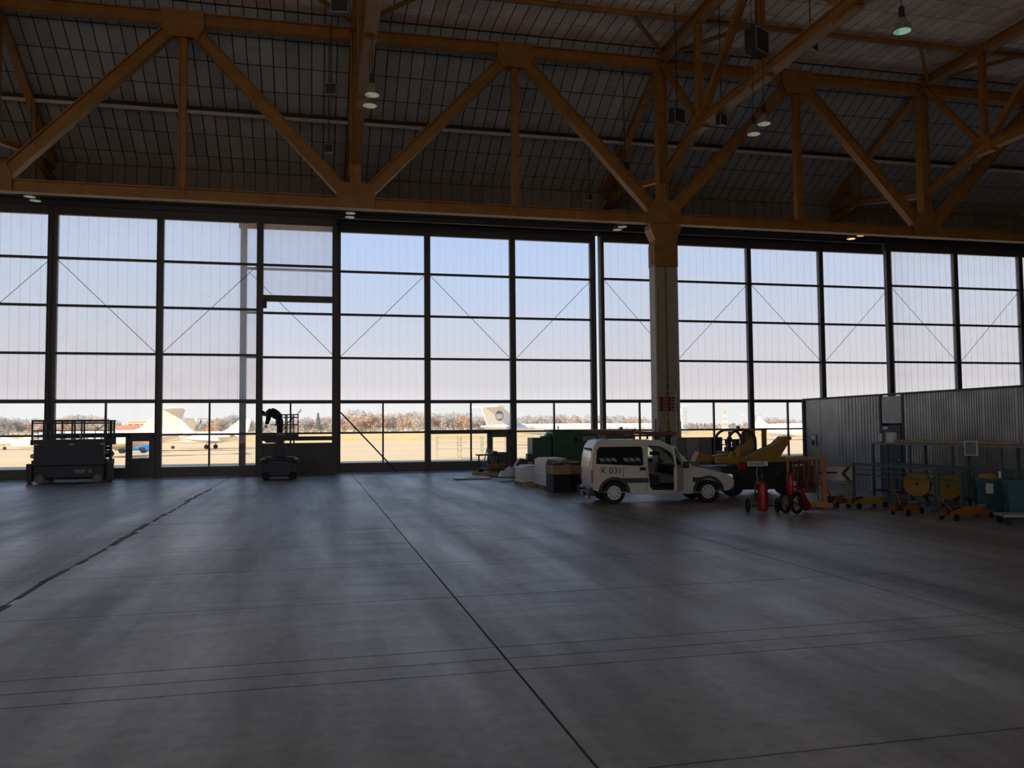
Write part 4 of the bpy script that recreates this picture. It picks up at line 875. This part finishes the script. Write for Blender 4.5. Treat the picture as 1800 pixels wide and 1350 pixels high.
for k in range(2): MB().lathe([(.08, -.1), (.24, -.1), (.27, 0), (.24, .1), (.08, .1)], 14, (1.2+k*2, -.05, .27), 'y').obj('wheel', M_black, G, True)
def pallet(parent, w, l):
    for k in range(5): MB().box((0, -l/2+.05+k*(l-.1)/4, .13), (w, .1, .022)).obj('slat', M_ply, parent)
    for xk in (-w/2+.05, 0, w/2-.05): MB().box((xk, 0, .06), (.1, l, .12)).obj('runner', M_ply, parent)
def on_px(px, py, z=0): return PZ(px, py, z)
p1 = thing('pallet', 'wooden pallet carrying the smaller white slotted cabinets', 'pallet', (7.95, 31.05, 0), -PI/2); pallet(p1, 1.3, .95)
for dy, lb in ((.32, 'white slotted cabinet on the small pallet, nearer the plastic film'), (-.32, 'white slotted cabinet on the small pallet, nearer the tall white cabinet')):
    c = thing('slotted_cabinet', lb, 'cabinet', (7.95, 31.05+dy, .142), -PI/2, 'white slotted cabinets')
    MB().box((0, 0, .28), (.62, .9, .55)).obj('body', M_appl, c, bevel=.01)
    for j in range(4):
        for i in range(2): MB().box((-.12+i*.24, -.455, .12+j*.11), (.06, .012, .03)).obj('slot', M_black, c)
    MB().box((0, 0, .58), (.5, .6, .05)).obj('top_tray', M_steel, c)
p2 = thing('pallet', 'wooden pallet under the tall white appliance cabinet', 'pallet', (8.28, 29.2, 0), -PI/2); pallet(p2, 1.9, .9)
c = thing('appliance_cabinet', 'tall white appliance cabinet on a pallet behind the van', 'cabinet', (8.28, 29.2, .142), -PI/2)
MB().box((0, 0, .44), (1.78, .84, .88)).obj('body', M_appl, c, bevel=.015); MB().box((0, -.43, .40), (1.78, .02, .035)).box((0, -.43, .02), (1.78, .02, .04)).obj('trim_strip', mat('bright trim', (.85, .85, .82), .3), c)
MB().box((-.1, 0, .905), (1.4, .7, .05)).obj('lid', M_appl, c)
def crate(px, py, w, d, h, rz, label, m, flap=True):
    q = on_px(px, py); o = thing('box', label, 'box', (q.x, q.y+d/2, 0), rz, 'boxes behind the van')
    MB().box((0, 0, h/2), (w, d, h)).obj('body', m, o, bevel=.01)
    MB().box((0, 0, h-.16), (w+.02, d+.02, .3)).obj('cover', M_card if flap else m, o)
    if flap:
        MB().prism([(-w/2, h), (w/2, h), (w/2-.1, h+.10), (-w/2+.05, h+.16)], lambda a, b, e: (a, e, b), d/2-.03, d/2).obj('flap', M_card, o)
        MB().box((-w*.1, 0, h+.03), (w*.5, d*.6, .06)).obj('contents', M_dark, o)
crate(988, 866, .62, .8, .92, .05, 'black crate topped with cardboard next to the tall white cabinet', M_black)
crate(1018, 864, .75, .8, .90, .03, 'black crate topped with cardboard nearest the van tail', M_black)
q = on_px(870, 838); pt = thing('timber_pallet', 'low timber platform with a pale edge beam', 'pallet', (q.x+.35, q.y+.3, 0), -1.05)
MB().box((0, .0, .10), (2.6, .9, .1)).obj('deck', M_dark, pt); MB().box((0, -.5, .10), (2.7, .1, .16)).obj('edge_beam', M_ply, pt)
for xk in (-1.1, 0, 1.1): MB().box((xk, 0, .03), (.1, .9, .06)).obj('runner', M_ply, pt)
q = Vector(pt.location); w_ = thing('wooden_tub', 'brown wooden tub standing on the low timber platform', 'tub', (q.x-.15, q.y+.35, .155), .0)
MB().lathe([(.36, 0), (.42, .38), (.36, .38), (.31, .04)], 18).obj('staves', mat('tub wood', (.22, .13, .05), .8), w_, True); MB().lathe([(.39, .12), (.41, .12), (.42, .16), (.40, .16)], 18).obj('hoop', M_dark, w_, True)
fm = MB(); rn = random.Random(9); nn = 14
for i in range(nn+1):
    for j in range(nn+1):
        a, b = i/nn-.5, j/nn-.5; r = max(0, 1-(a*a+b*b)*4); fm.v.append((a*.75, b*.6, .02+.28*r**.6*(1+.35*math.sin(9*a+3*b))+rn.uniform(0, .07)*(r > 0)))
for i in range(nn):
    for j in range(nn): a = i*(nn+1)+j; fm.f.append((a, a+nn+1, a+nn+2, a+1))
q = on_px(893, 838, .15); tag(fm.obj('plastic_film', M_plast, None, loc=(q.x, q.y, .15)), 'crumpled heap of white plastic film on the timber platform', 'plastic film')
q = on_px(847, 834); tr = thing('hand_trolley', 'dark workshop trolley with a flat top near the wicket door', 'trolley', (q.x+.1, q.y+.2, 0), .05)
MB().box((.25, 0, .90), (1.1, .5, .06)).obj('top', M_dark, tr); MB().box((-.2, 0, .5), (.06, .06, .8)).box((.7, 0, .5), (.06, .06, .8)).obj('leg', M_dark, tr); MB().box((.25, 0, .25), (1.0, .45, .05)).obj('lower_shelf', M_dark, tr)
for xk in (-.15, .65): MB().lathe([(.04, -.04), (.12, -.04), (.12, .04), (.04, .04)], 12, (xk, -.2, .12), 'y').obj('wheel', M_black, tr, True)
MB().box((.55, 0, 1.0), (.25, .3, .14)).obj('tool_box', M_dark, tr)
q = on_px(882, 833); ls = thing('step_ladder', 'aluminium A-frame step ladder leaning by the wicket door', 'ladder', (q.x, 41.9, 0), 0)
for s in (-1, 1):
    for dx in (-.12, .12): MB().bar((s*.30+dx*.6, 0, 0), (s*.04+dx*.6, 0, 1.12), .04, .05).obj('stile', M_steel, ls)
for k in range(3): MB().box((.25-.07*k, 0, .25+.28*k), (.16, .06, .03)).obj('tread', M_steel, ls)
q = on_px(832, 843); bd = thing('floor_board', 'flat pale panel lying on the floor near the timber platform', 'panel', (q.x, q.y+.35, 0), .02)
MB().box((0, 0, .05), (1.5, .9, .05)).obj('panel', M_appl, bd, bevel=.01); MB().box((.1, 0, .012), (1.3, .7, .024)).obj('batten', M_ply, bd); MB().box((.2, .2, .09), (.8, .4, .03)).obj('upper_sheet', M_steel, bd)
# ================================================================== LOADER, CABINETS, FIRE CARTS (right half)
q = P(1190, 800, 33); CB = Vector((q.x, q.y, 0))
for k, (w, m, lb) in enumerate(((.40, M_grey, 'narrow dark grey locker at the end nearest the column'), (.52, M_lgrey, 'pale grey locker, second from the column'), (.50, M_grey, 'mid grey locker, third from the column'), (.42, M_dark, 'dark blue locker at the end next to the railing'))):
    lk = thing('locker', lb, 'locker', CB+Vector((w/2, -.05*k, 0)), 0, 'row of lockers behind the van bonnet'); CB = CB+Vector((w+.01, 0, 0))
    MB().box((0, .3, .86), (w, .6, 1.72)).obj('body', m, lk, bevel=.01); MB().box((0, -.01, .9), (w-.06, .02, 1.5)).obj('door', m, lk); MB().box((w/2-.08, -.03, .95), (.02, .03, .12)).obj('handle', M_steel, lk)
q = P(1265, 800, 33); rl2 = thing('guard_railing', 'short dark steel railing between the lockers and the loader cab', 'railing', (q.x, q.y+.3, 0), 0)
for z in (1.62, 1.42): MB().box((.5, 0, z), (1.1, .04, .04)).obj('rail', M_dark, rl2)
for xk in (0, .45, 1.0): MB().box((xk, 0, .81), (.04, .04, 1.62)).obj('post', M_dark, rl2)
q = P(1318, 850, 26.5); LD = thing('belt_loader', 'yellow belt loader with round-topped cab beside the van bonnet', 'loader', (q.x, q.y, 0), -.05)
# 1 m is about 56 px here
MB().box((0, .3, .55), (2.4, 1.7, .7)).box((.45, .3, .95), (1.4, 1.8, .15)).obj('chassis', M_dark, LD, bevel=.04)
MB().box((.85, -.55, 1.12), (1.35, .5, .16)).box((-.5, -.55, 1.12), (1.7, .2, .20)).obj('deck', M_yellow, LD)
MB().prism([(-1.7, 1.05), (-1.55, 1.36), (-1.1, 1.22), (-.35, 1.30), (.15, 1.72), (.30, 1.72), (.30, 1.45), (-.3, 1.06)], lambda a, b, d: (a, d, b), .25, .65).obj('boom', M_yellow, LD)
MB().prism([(-.55, 1.16), (.55, 1.60), (.80, 1.82), (.95, 1.82), (.98, 1.66), (.66, 1.20), (.2, 1.08)], lambda a, b, d: (a, d, b), -.75, -.35).obj('conveyor', M_yellow, LD)
MB().bar((-.60, -.78, 1.16), (.60, -.78, 1.66), .03, .03).obj('hand_rail', M_steel, LD)
cabm = MB()
for y_ in (.35, 1.35):
    pts = [(-.52, 1.05)]+[(-.16-.36*math.cos(k*PI/2/5), 1.68+.34*math.sin(k*PI/2/5)) for k in range(6)]+[(.05+.34*math.sin(k*PI/2/5), 1.68+.34*math.cos(k*PI/2/5)) for k in range(6)]+[(.39, 1.05)]
    for a, b in zip(pts, pts[1:]): cabm.bar((a[0], y_, a[1]), (b[0], y_, b[1]), .07, .07)
    cabm.box((-.02, y_, 1.5), (.07, .07, .95))
for xk in (-.5, .36): cabm.box((xk, .85, 1.2), (.06, 1.0, .3))
cabm.box((-.05, .85, 2.01), (.5, 1.05, .05)).obj('cab_frame', M_dark, LD)
MB().prism([(.38, 1.05), (.38, 1.9), (.50, 2.02), (.86, 2.04), (.86, 1.1)], lambda a, b, d: (a, d, b), 1.3, 1.34).prism([(.70, 1.05), (.70, 2.02), (.86, 2.04), (.86, 1.05)], lambda a, b, d: (a, d, b), .5, .54).box((.62, .92, 2.03), (.5, .85, .05)).obj('rear_hood', M_yellow, LD)
MB().box((-.2, .85, 1.28), (.35, .4, .4)).box((-.06, .85, 1.55), (.1, .36, .35)).obj('seat', M_black, LD, bevel=.03)
MB().lathe([(.01, 0), (.10, 0), (.10, .02), (.01, .02)], 14, (-.30, .75, 1.72), 'y').tube((-.36, .78, 1.3), (-.30, .76, 1.72), .015).obj('steering_wheel', M_black, LD)
MB().box((-.56, .4, 1.66), (.08, .12, .14)).obj('mirror', M_black, LD); MB().lathe([(.01, 2.03), (.06, 2.04), (.06, 2.14), (.01, 2.16)], 10, (.05, .85, 0)).obj('beacon', M_ormach, LD)
MB().box((-.12, -.80, 1.00), (.66, .03, .15)).obj('name_plate', M_paper, LD); text('plate_lettering', 'SCHOMAG', .10, M_ink, LD, (-.40, -.82, .965), (PI/2, 0, 0))
for xk in (-.85, -.6, -.1): MB().lathe([(.01, 0), (.09, 0), (.05, .16), (.01, .17)], 10, (xk, -.55, 1.22)).obj('flood_lamp', M_yellow, LD, True)
MB().box((-.62, -.75, .95), (.22, .05, .22)).obj('warning_panel', M_red, LD)
for xk in (-.8, .95):
    for sy in (-.45, 1.1): MB().lathe([(.1, -.12), (.34, -.12), (.38, -.06), (.38, .06), (.34, .12), (.1, .12)], 18, (xk, sy, .38), 'y').obj('wheel', M_black, LD, True)
MB().path([(.02, -.72, .95), (.05, -.75, .6), (.10, -.74, .3)], .02).obj('hose', M_dark, LD)
# fire extinguisher carts
q = PZ(1345, 902); E1 = thing('extinguisher_cart', 'upright red wheeled fire extinguisher standing on two thin wheels', 'fire extinguisher', (q.x, q.y+.1, 0), -.3)
MB().lathe([(.02, .02), (.11, .05), (.125, .12), (.125, .62), (.10, .72), (.04, .77), (.02, .77)], 18).obj('cylinder', M_red, E1, True)
MB().lathe([(.03, .76), (.03, .88), (.05, .88), (.05, .93), (.01, .94)], 10).tube((0, 0, .90), (-.12, 0, .82), .018).obj('valve', M_dark, E1)
MB().path([(-.12, 0, .82), (-.19, -.02, .6), (-.18, -.03, .35), (-.14, -.04, .3)], .018).obj('hose', M_dark, E1); MB().path([(-.10, 0, .70), (-.13, 0, 1.0), (-.10, 0, 1.2), (.04, 0, 1.26)], .014).obj('handle', M_steel, E1)
MB().tube((-.36, .05, .17), (.36, .05, .17), .018).obj('axle', M_dark, E1)
for s in (-.36, .36): MB().ring([(.12, -.03), (.17, -.03), (.18, 0), (.17, .03), (.12, .03)], 16, (0, 0, 0), 'x').tube((0, 0, -.13), (0, 0, .13), .01, 5).tube((0, -.13, 0), (0, .13, 0), .01, 5).obj('wheel', M_black, E1, True, loc=(s, .05, .18))
q = PZ(1397, 904); E2 = thing('extinguisher_cart', 'bright red fire extinguisher on a tilted trolley with spoked wheel', 'fire extinguisher', (q.x, q.y+.15, 0), .45)
MB().lathe([(.02, .46), (.09, .47), (.10, .52), (.10, .88), (.08, .95), (.03, .98)], 16, (-.0, 0, 0)).obj('cylinder', M_red, E2, True)
MB().box((.02, -.10, .74), (.07, .01, .10)).box((.02, -.10, .60), (.05, .01, .05)).obj('label', M_paper, E2)
MB().path([(0, 0, .98), (0, 0, 1.05), (-.12, 0, .98)], .018).obj('valve', M_dark, E2)
t_ = MB().lathe([(.02, 0), (.11, .03), (.12, .1), (.12, .62), (.06, .72)], 16).obj('tilted_cylinder', mat('deep red tank', (.20, .012, .015), .4), E2, True); t_.location = (.72, 0, .08); t_.rotation_euler = (0, -.75, 0)
for s in (-.16, .16):
    w_ = MB().ring([(.20, -.025), (.255, -.025), (.265, 0), (.255, .025), (.20, .025)], 22, (0, 0, 0), 'y').obj('wheel', M_black, E2, True, loc=(0, s, .265))
    for k in range(4): MB().tube((-.2*math.cos(k*PI/4), 0, -.2*math.sin(k*PI/4)), (.2*math.cos(k*PI/4), 0, .2*math.sin(k*PI/4)), .008, 5).obj('spoke', M_steel, w_)
MB().bar((0, 0, .27), (.72, 0, .14), .06, .06).bar((0, 0, .27), (-.02, 0, 1.0), .04, .04).obj('frame', M_dark, E2); MB().box((.18, 0, .46), (.25, .2, .16)).obj('gauge_box', M_ormach, E2)
# orange hose stand
q = PZ(1432, 896); HS = thing('hose_stand', 'tall orange frame stand hung with hoses behind the extinguishers', 'stand', (q.x, q.y+.35, 0), -.35)
for xk in (-.45, .45): MB().box((xk, 0, .65), (.12 if xk > 0 else .05, .10, 1.3)).obj('upright', M_ormach, HS)
MB().box((0, 0, 1.30), (1.0, .14, .06)).obj('top_bar', M_ormach, HS); MB().box((.0, .15, .10), (1.1, .5, .12)).obj('base', M_yellow, HS)
for k in range(5): MB().path([(-.3+k*.13, -.05, 1.27), (-.33+k*.13, -.08, .9-.05*k), (-.26+k*.13, -.08, .55), (-.2+k*.13, -.05, 1.0), (-.19+k*.13, -.05, 1.27)], .022).obj('hose', M_dark if k % 2 else mat('rust hose', (.20, .06, .02), .6), HS)
MB().box((-.02, .02, .75), (.55, .04, .7)).obj('back_panel', mat('dark rust panel', (.09, .035, .02), .7), HS)
# ================================================================== METAL CABIN along the right
XC = 17.9
wm = MB().box((XC+4.1, 18, 1.55), (8, 20.4, 3.05)).obj('wall_cabin', M_dark); tag(wm, 'long dark metal clad cabin wall on the right of the hangar', 'wall', kind='structure')
yj = []; y = 28.25
pxs = [1416, 1443, 1475, 1510, 1546, 1590, 1633, 1678, 1727, 1785, 1845]
def y_at(px):
    v = fw+rt*((px-900)/FPX); return XC*v.y/v.x
ys = [y_at(p_) for p_ in pxs]+[y_at(1845)-1.25*k for k in range(1, 7)]
def clad(w, h, ribs):
    m = MB().box((0, 0, h/2), (.05, w-.02, h))
    for k in range(ribs): m.box((-.032, -w/2+.06+(k+.5)*(w-.12)/ribs, h/2), (.02, .035, h-.04))
    return m
for i, (a, b) in enumerate(zip(ys, ys[1:])):
    w = a-b; yc = (a+b)/2
    if i == 4:
        MB().box((XC-.03, yc-.03, 2.63), (.06, w-.25, .86)).obj('door_fanlight_panel', mat('smooth grey panel', (.34, .34, .33), .45, .5), wm)
        for s in (-1, 1): MB().box((XC-.02, yc+s*(w/2-.06), 1.55), (.1, .1, 3.1)).obj('door_frame', M_dark, wm)
        d_ = MB().box((XC-.05, yc, 1.08), (.07, w-.28, 2.1)).obj('cabin_door', mat('dark blue door', (.03, .04, .07), .5), wm)
        MB().box((XC-.09, yc+w*.22, 2.05), (.01, .22, .08)).obj('door_label', M_paper, d_); MB().tube((XC-.10, yc-w*.33, 1.05), (XC-.10, yc-w*.25, 1.05), .02).obj('door_handle', M_steel, d_)
        MB().box((XC-.09, yc+w*.02, .6), (.015, w-.7, .9)).obj('door_inset', mat('dark blue door', (.03, .04, .07), .5), d_)
    else:
        clad(w, 3.1, 0 if i < 2 else min(11, 3+i)).obj('cladding_panel', M_clad, wm, loc=(XC-.03, yc, 0))
MB().box((XC-.06, 18, 3.12), (.14, 20.6, .06)).obj('coping', M_dark, wm)
MB().box((XC-.03, ys[0]+.06, 1.55), (.16, .12, 3.1)).obj('corner_post', M_dark, wm)
def on_wall(px, py, dx=.08):
    v = fw+rt*((px-900)/FPX)-up*((py-675)/FPX); return CAM+v*((XC-dx)/v.x)
q = on_wall(1430, 774); sg = thing('wall_sign', 'small white pictogram sign on the cabin wall near its corner', 'sign', q)
MB().box((0, 0, 0), (.02, .34, .46)).obj('plate', M_lgrey, sg); MB().box((-.015, 0, .1), (.012, .24, .12)).obj('lettering_panel', M_paper, sg); MB().lathe([(.04, -.01), (.10, -.01), (.10, 0), (.04, 0)], 14, (-.012, 0, -.09), 'x').obj('pictogram', M_ink, sg)
q = on_wall(1548, 769); tag(MB().box((0, 0, 0), (.02, .14, .26)).obj('notice_card', M_paper, None, loc=q), 'narrow white notice beside the dark blue cabin door', 'notice')
# ---- shelf rack with plank, railings, reels, bins, floor jacks
RX = 16.4
def on_rack(px, py, X): 
    v = fw+rt*((px-900)/FPX)-up*((py-675)/FPX); return CAM+v*(X/v.x)
a = on_rack(1533, 779, RX); b = on_rack(1860, 784, RX)
RK = thing('steel_rack', 'long steel storage rack in front of the dark metal cabin', 'rack', (RX, 0, 0))
zt = a.z
MB().box((.25, (a.y+b.y)/2, zt), (.6, a.y-b.y, .06)).obj('top_shelf', M_grey, RK)
for k in range(5):
    y = a.y-.03-(a.y-b.y-.06)*k/4
    for dx in (0, .5): MB().box((dx, y, zt/2), (.06, .06, zt)).obj('upright', M_teal, RK)
MB().box((0, (a.y+b.y)/2, zt*.62), (.04, a.y-b.y, .05)).box((.5, (a.y+b.y)/2, zt*.62), (.04, a.y-b.y, .05)).obj('cross_rail', M_teal, RK)
MB().box((.25, (a.y+b.y)/2, .2), (.5, a.y-b.y, .04)).obj('lower_shelf', M_dark, RK)
c0 = on_rack(1577, 776, RX+.1); c1 = on_rack(1780, 776, RX+.1)
tag(MB().box((RX+.15, (c0.y+c1.y)/2, zt+.075), (.26, c0.y-c1.y, .075)).obj('timber_plank', M_ply), 'long raw timber plank lying on top of the steel rack', 'plank')
q = on_rack(1567, 772, RX+.12); rl3 = thing('paper_roll', 'white paper roll standing on the end of the rack', 'paper roll', (RX+.12, q.y, zt+.03), 0)
MB().lathe([(.05, 0), (.15, 0), (.155, .02), (.155, .27), (.13, .30), (.05, .30)], 18).obj('roll', M_plast, rl3, True); MB().lathe([(.02, .29), (.05, .29), (.05, .305), (.02, .305)], 12).obj('core', M_card, rl3, True)
q = on_rack(1706, 788, RX-.06); pf = thing('hanging_frame', 'small white empty frame hanging from the rack edge', 'frame', (RX-.06, q.y, q.z))
MB().plate([(-.22, -.19), (.22, -.19), (.22, .19), (-.22, .19)], [[(-.19, -.16), (.19, -.16), (.19, .16), (-.19, .16)]], lambda a, b, d: (d, a, b), 0, .03).obj('border', M_appl, pf); MB().box((.02, 0, 0), (.01, .38, .32)).obj('inner_board', M_grey, pf)
# teal guard rail trestles
for k, (x0, x1, X, lb) in enumerate(((1500, 1648, 14.9, 'long teal barrier trestle in front of the yellow reels'), (1600, 1690, 15.6, 'shorter teal barrier trestle behind the second reel'))):
    a = on_rack(x0, 826, X); b = on_rack(x1, 826, X); tt = thing('barrier_trestle', lb, 'barrier', (X, b.y, 0), 0, 'teal barrier trestles'); L = a.y-b.y; zt2 = 1.05 if k == 0 else 1.02
    for z, h in ((zt2, .07), (zt2-.14, .03), (zt2-.28, .04)): MB().box((0, L/2, z), (.06, L, h)).obj('rail', M_teal, tt)
    for yk in (0, L*.5, L): MB().box((0, yk, zt2/2), (.07, .07, zt2)).obj('leg', M_teal, tt)
    for yk in (0, L): MB().box((0, yk, .03), (.5, .08, .06)).obj('foot', M_teal, tt)
# sign trailer
q = PZ(1478, 893); ST = thing('sign_board', 'pale board with black chevron standing on thin legs', 'sign', (q.x, q.y+.3, 0), -.55)
MB().box((0, 0, .88), (.95, .03, .36)).obj('board', M_lgrey, ST); MB().prism([(.34, 1.06), (.44, 1.06), (.30, .88), (.44, .70), (.34, .70), (.20, .88)], lambda a, b, d: (a, d, b), -.03, -.016).obj('chevron', M_ink, ST)
for xk in (-.38, .38): MB().box((xk, .02, .44), (.03, .03, .88)).obj('leg', M_teal, ST); MB().box((xk, .02, .015), (.06, .4, .03)).obj('foot', M_teal, ST)
MB().box((-.12, -.018, .90), (.45, .008, .05)).obj('lettering', M_ink, ST)
# yellow reels
for px, py, d, lb in ((1613, 850, 22.3, 'yellow disc cable reel, nearer the sign board'), (1668, 854, 21.8, 'yellow disc cable reel, nearer the blue bins')):
    q = P(px, py, d); re_ = thing('cable_reel', lb, 'reel', (q.x, q.y, 0), -.9, 'yellow cable reels'); z = max(.33, q.z)
    for s in (-.1, .1): MB().lathe([(.02, -.02), (.33, -.02), (.33, .02), (.02, .02)], 24, (0, s, z), 'y').obj('flange', M_yellow, re_, True)
    MB().lathe([(.02, -.1), (.15, -.1), (.15, .1), (.02, .1)], 16, (0, 0, z), 'y').obj('drum', M_dark, re_, True); MB().lathe([(.01, -.03), (.03, -.03), (.03, .0), (.01, .0)], 10, (0, -.11, z), 'y').obj('hub', M_black, re_)
    for s in (.18,): MB().bar((-.2, s, 0), (0, s, z), .04, .04).bar((.2, s, 0), (0, s, z), .04, .04).obj('stand', M_dark, re_)
# blue bins
for px, py, w, h, lb, card in ((1738, 903, .62, .82, 'petrol blue bin with a white card on its front', True), (1795, 915, .62, .86, 'petrol blue bin cut by the right edge', False)):
    q = PZ(px, py); bn = thing('waste_bin', lb, 'bin', (q.x+.25, q.y+.25, 0), -.6, 'petrol blue bins')
    MB().add([(-w*.42, -w*.42, .08), (w*.42, -w*.42, .08), (w*.42, w*.42, .08), (-w*.42, w*.42, .08), (-w/2, -w/2, h), (w/2, -w/2, h), (w/2, w/2, h), (-w/2, w/2, h)], [(0, 3, 2, 1), (4, 5, 6, 7), (0, 1, 5, 4), (1, 2, 6, 5), (2, 3, 7, 6), (3, 0, 4, 7)]).obj('tub', M_bin, bn)
    MB().box((0, 0, h), (w+.05, w+.05, .05)).obj('rim', M_bin, bn)
    for s in (-1, 1): MB().lathe([(.02, -.03), (.1, -.03), (.1, .03), (.02, .03)], 12, (s*w*.36, w*.3, .1), 'x').obj('wheel', M_black, bn)
    MB().box((0, -w*.30, .04), (w*.6, .08, .08)).obj('foot', M_bin, bn)
    if card:
        MB().box((-.02, -w*.5, .60), (.16, .012, .24)).obj('card', M_paper, bn)
        MB().lathe([(.20, -.02), (.26, -.02), (.26, .02), (.20, .02)], 20, (0, .1, h+.06), 'y').obj('hoop', M_dark, bn); MB().lathe([(.01, 0), (.22, 0), (.18, .12), (.01, .16)], 16, (0, 0, h)).obj('yellow_contents', M_yellow, bn, True); MB().box((.22, -.2, h+.1), (.05, .02, .18)).obj('tag', M_paper, bn)
# floor jacks
def jack(px, py, rz, L, m, label):
    q = PZ(px, py); j = thing('floor_jack', label, 'jack', (q.x, q.y+.25, 0), rz, 'orange floor jacks')
    for s in (-.13, .13): MB().prism([(-L/2, .10), (-L/2, .20), (-L*.1, .30), (L*.3, .20), (L/2, .16), (L/2, .08)], lambda a, b, d: (a, d+s, b), -.02, .02).obj('side_frame', m, j)
    MB().bar((-L*.25, 0, .26), (L*.38, 0, .24), .12, .06).obj('lift_arm', m, j); MB().lathe([(.01, .26), (.09, .26), (.09, .30), (.01, .30)], 12, (L*.36, 0, 0)).obj('saddle', M_grey, j)
    for xk in (-L*.42, L*.42):
        for s in (-.18, .18): MB().lathe([(.02, -.025), (.075, -.025), (.075, .025), (.02, .025)], 12, (xk, s, .075), 'y').obj('wheel', M_black, j, True)
    MB().tube((-L*.35, 0, .22), (-L*.75, 0, .62), .018).tube((-L*.75, -.12, .62), (-L*.75, .12, .62), .016).obj('handle', m, j)
    MB().box((-L*.3, 0, .24), (.18, .2, .12)).obj('pump_block', M_dark, j)
jack(1608, 906, .5, .9, M_ormach, 'small orange floor jack below the first yellow reel')
jack(1715, 914, .25, 1.5, M_ormach, 'long orange floor jack below the white card bin')
jack(1535, 894, .2, 1.1, M_yellow, 'low yellow floor jack under the teal barrier')
jack(1480, 892, .6, .9, M_ormach, 'orange floor jack next to the hose stand')
q = PZ(1800, 925); tl = thing('platform_trolley', 'low pale platform trolley at the right frame edge', 'trolley', (q.x+.3, q.y+.3, 0), -.4)
MB().box((0, 0, .2), (1.0, .6, .05)).obj('deck', M_lgrey, tl)
for sx in (-.4, .4):
    for sy in (-.22, .22): MB().lathe([(.02, -.02), (.08, -.02), (.08, .02), (.02, .02)], 10, (sx, sy, .08), 'y').box((sx, sy, .15), (.05, .05, .08)).obj('castor', M_black, tl)
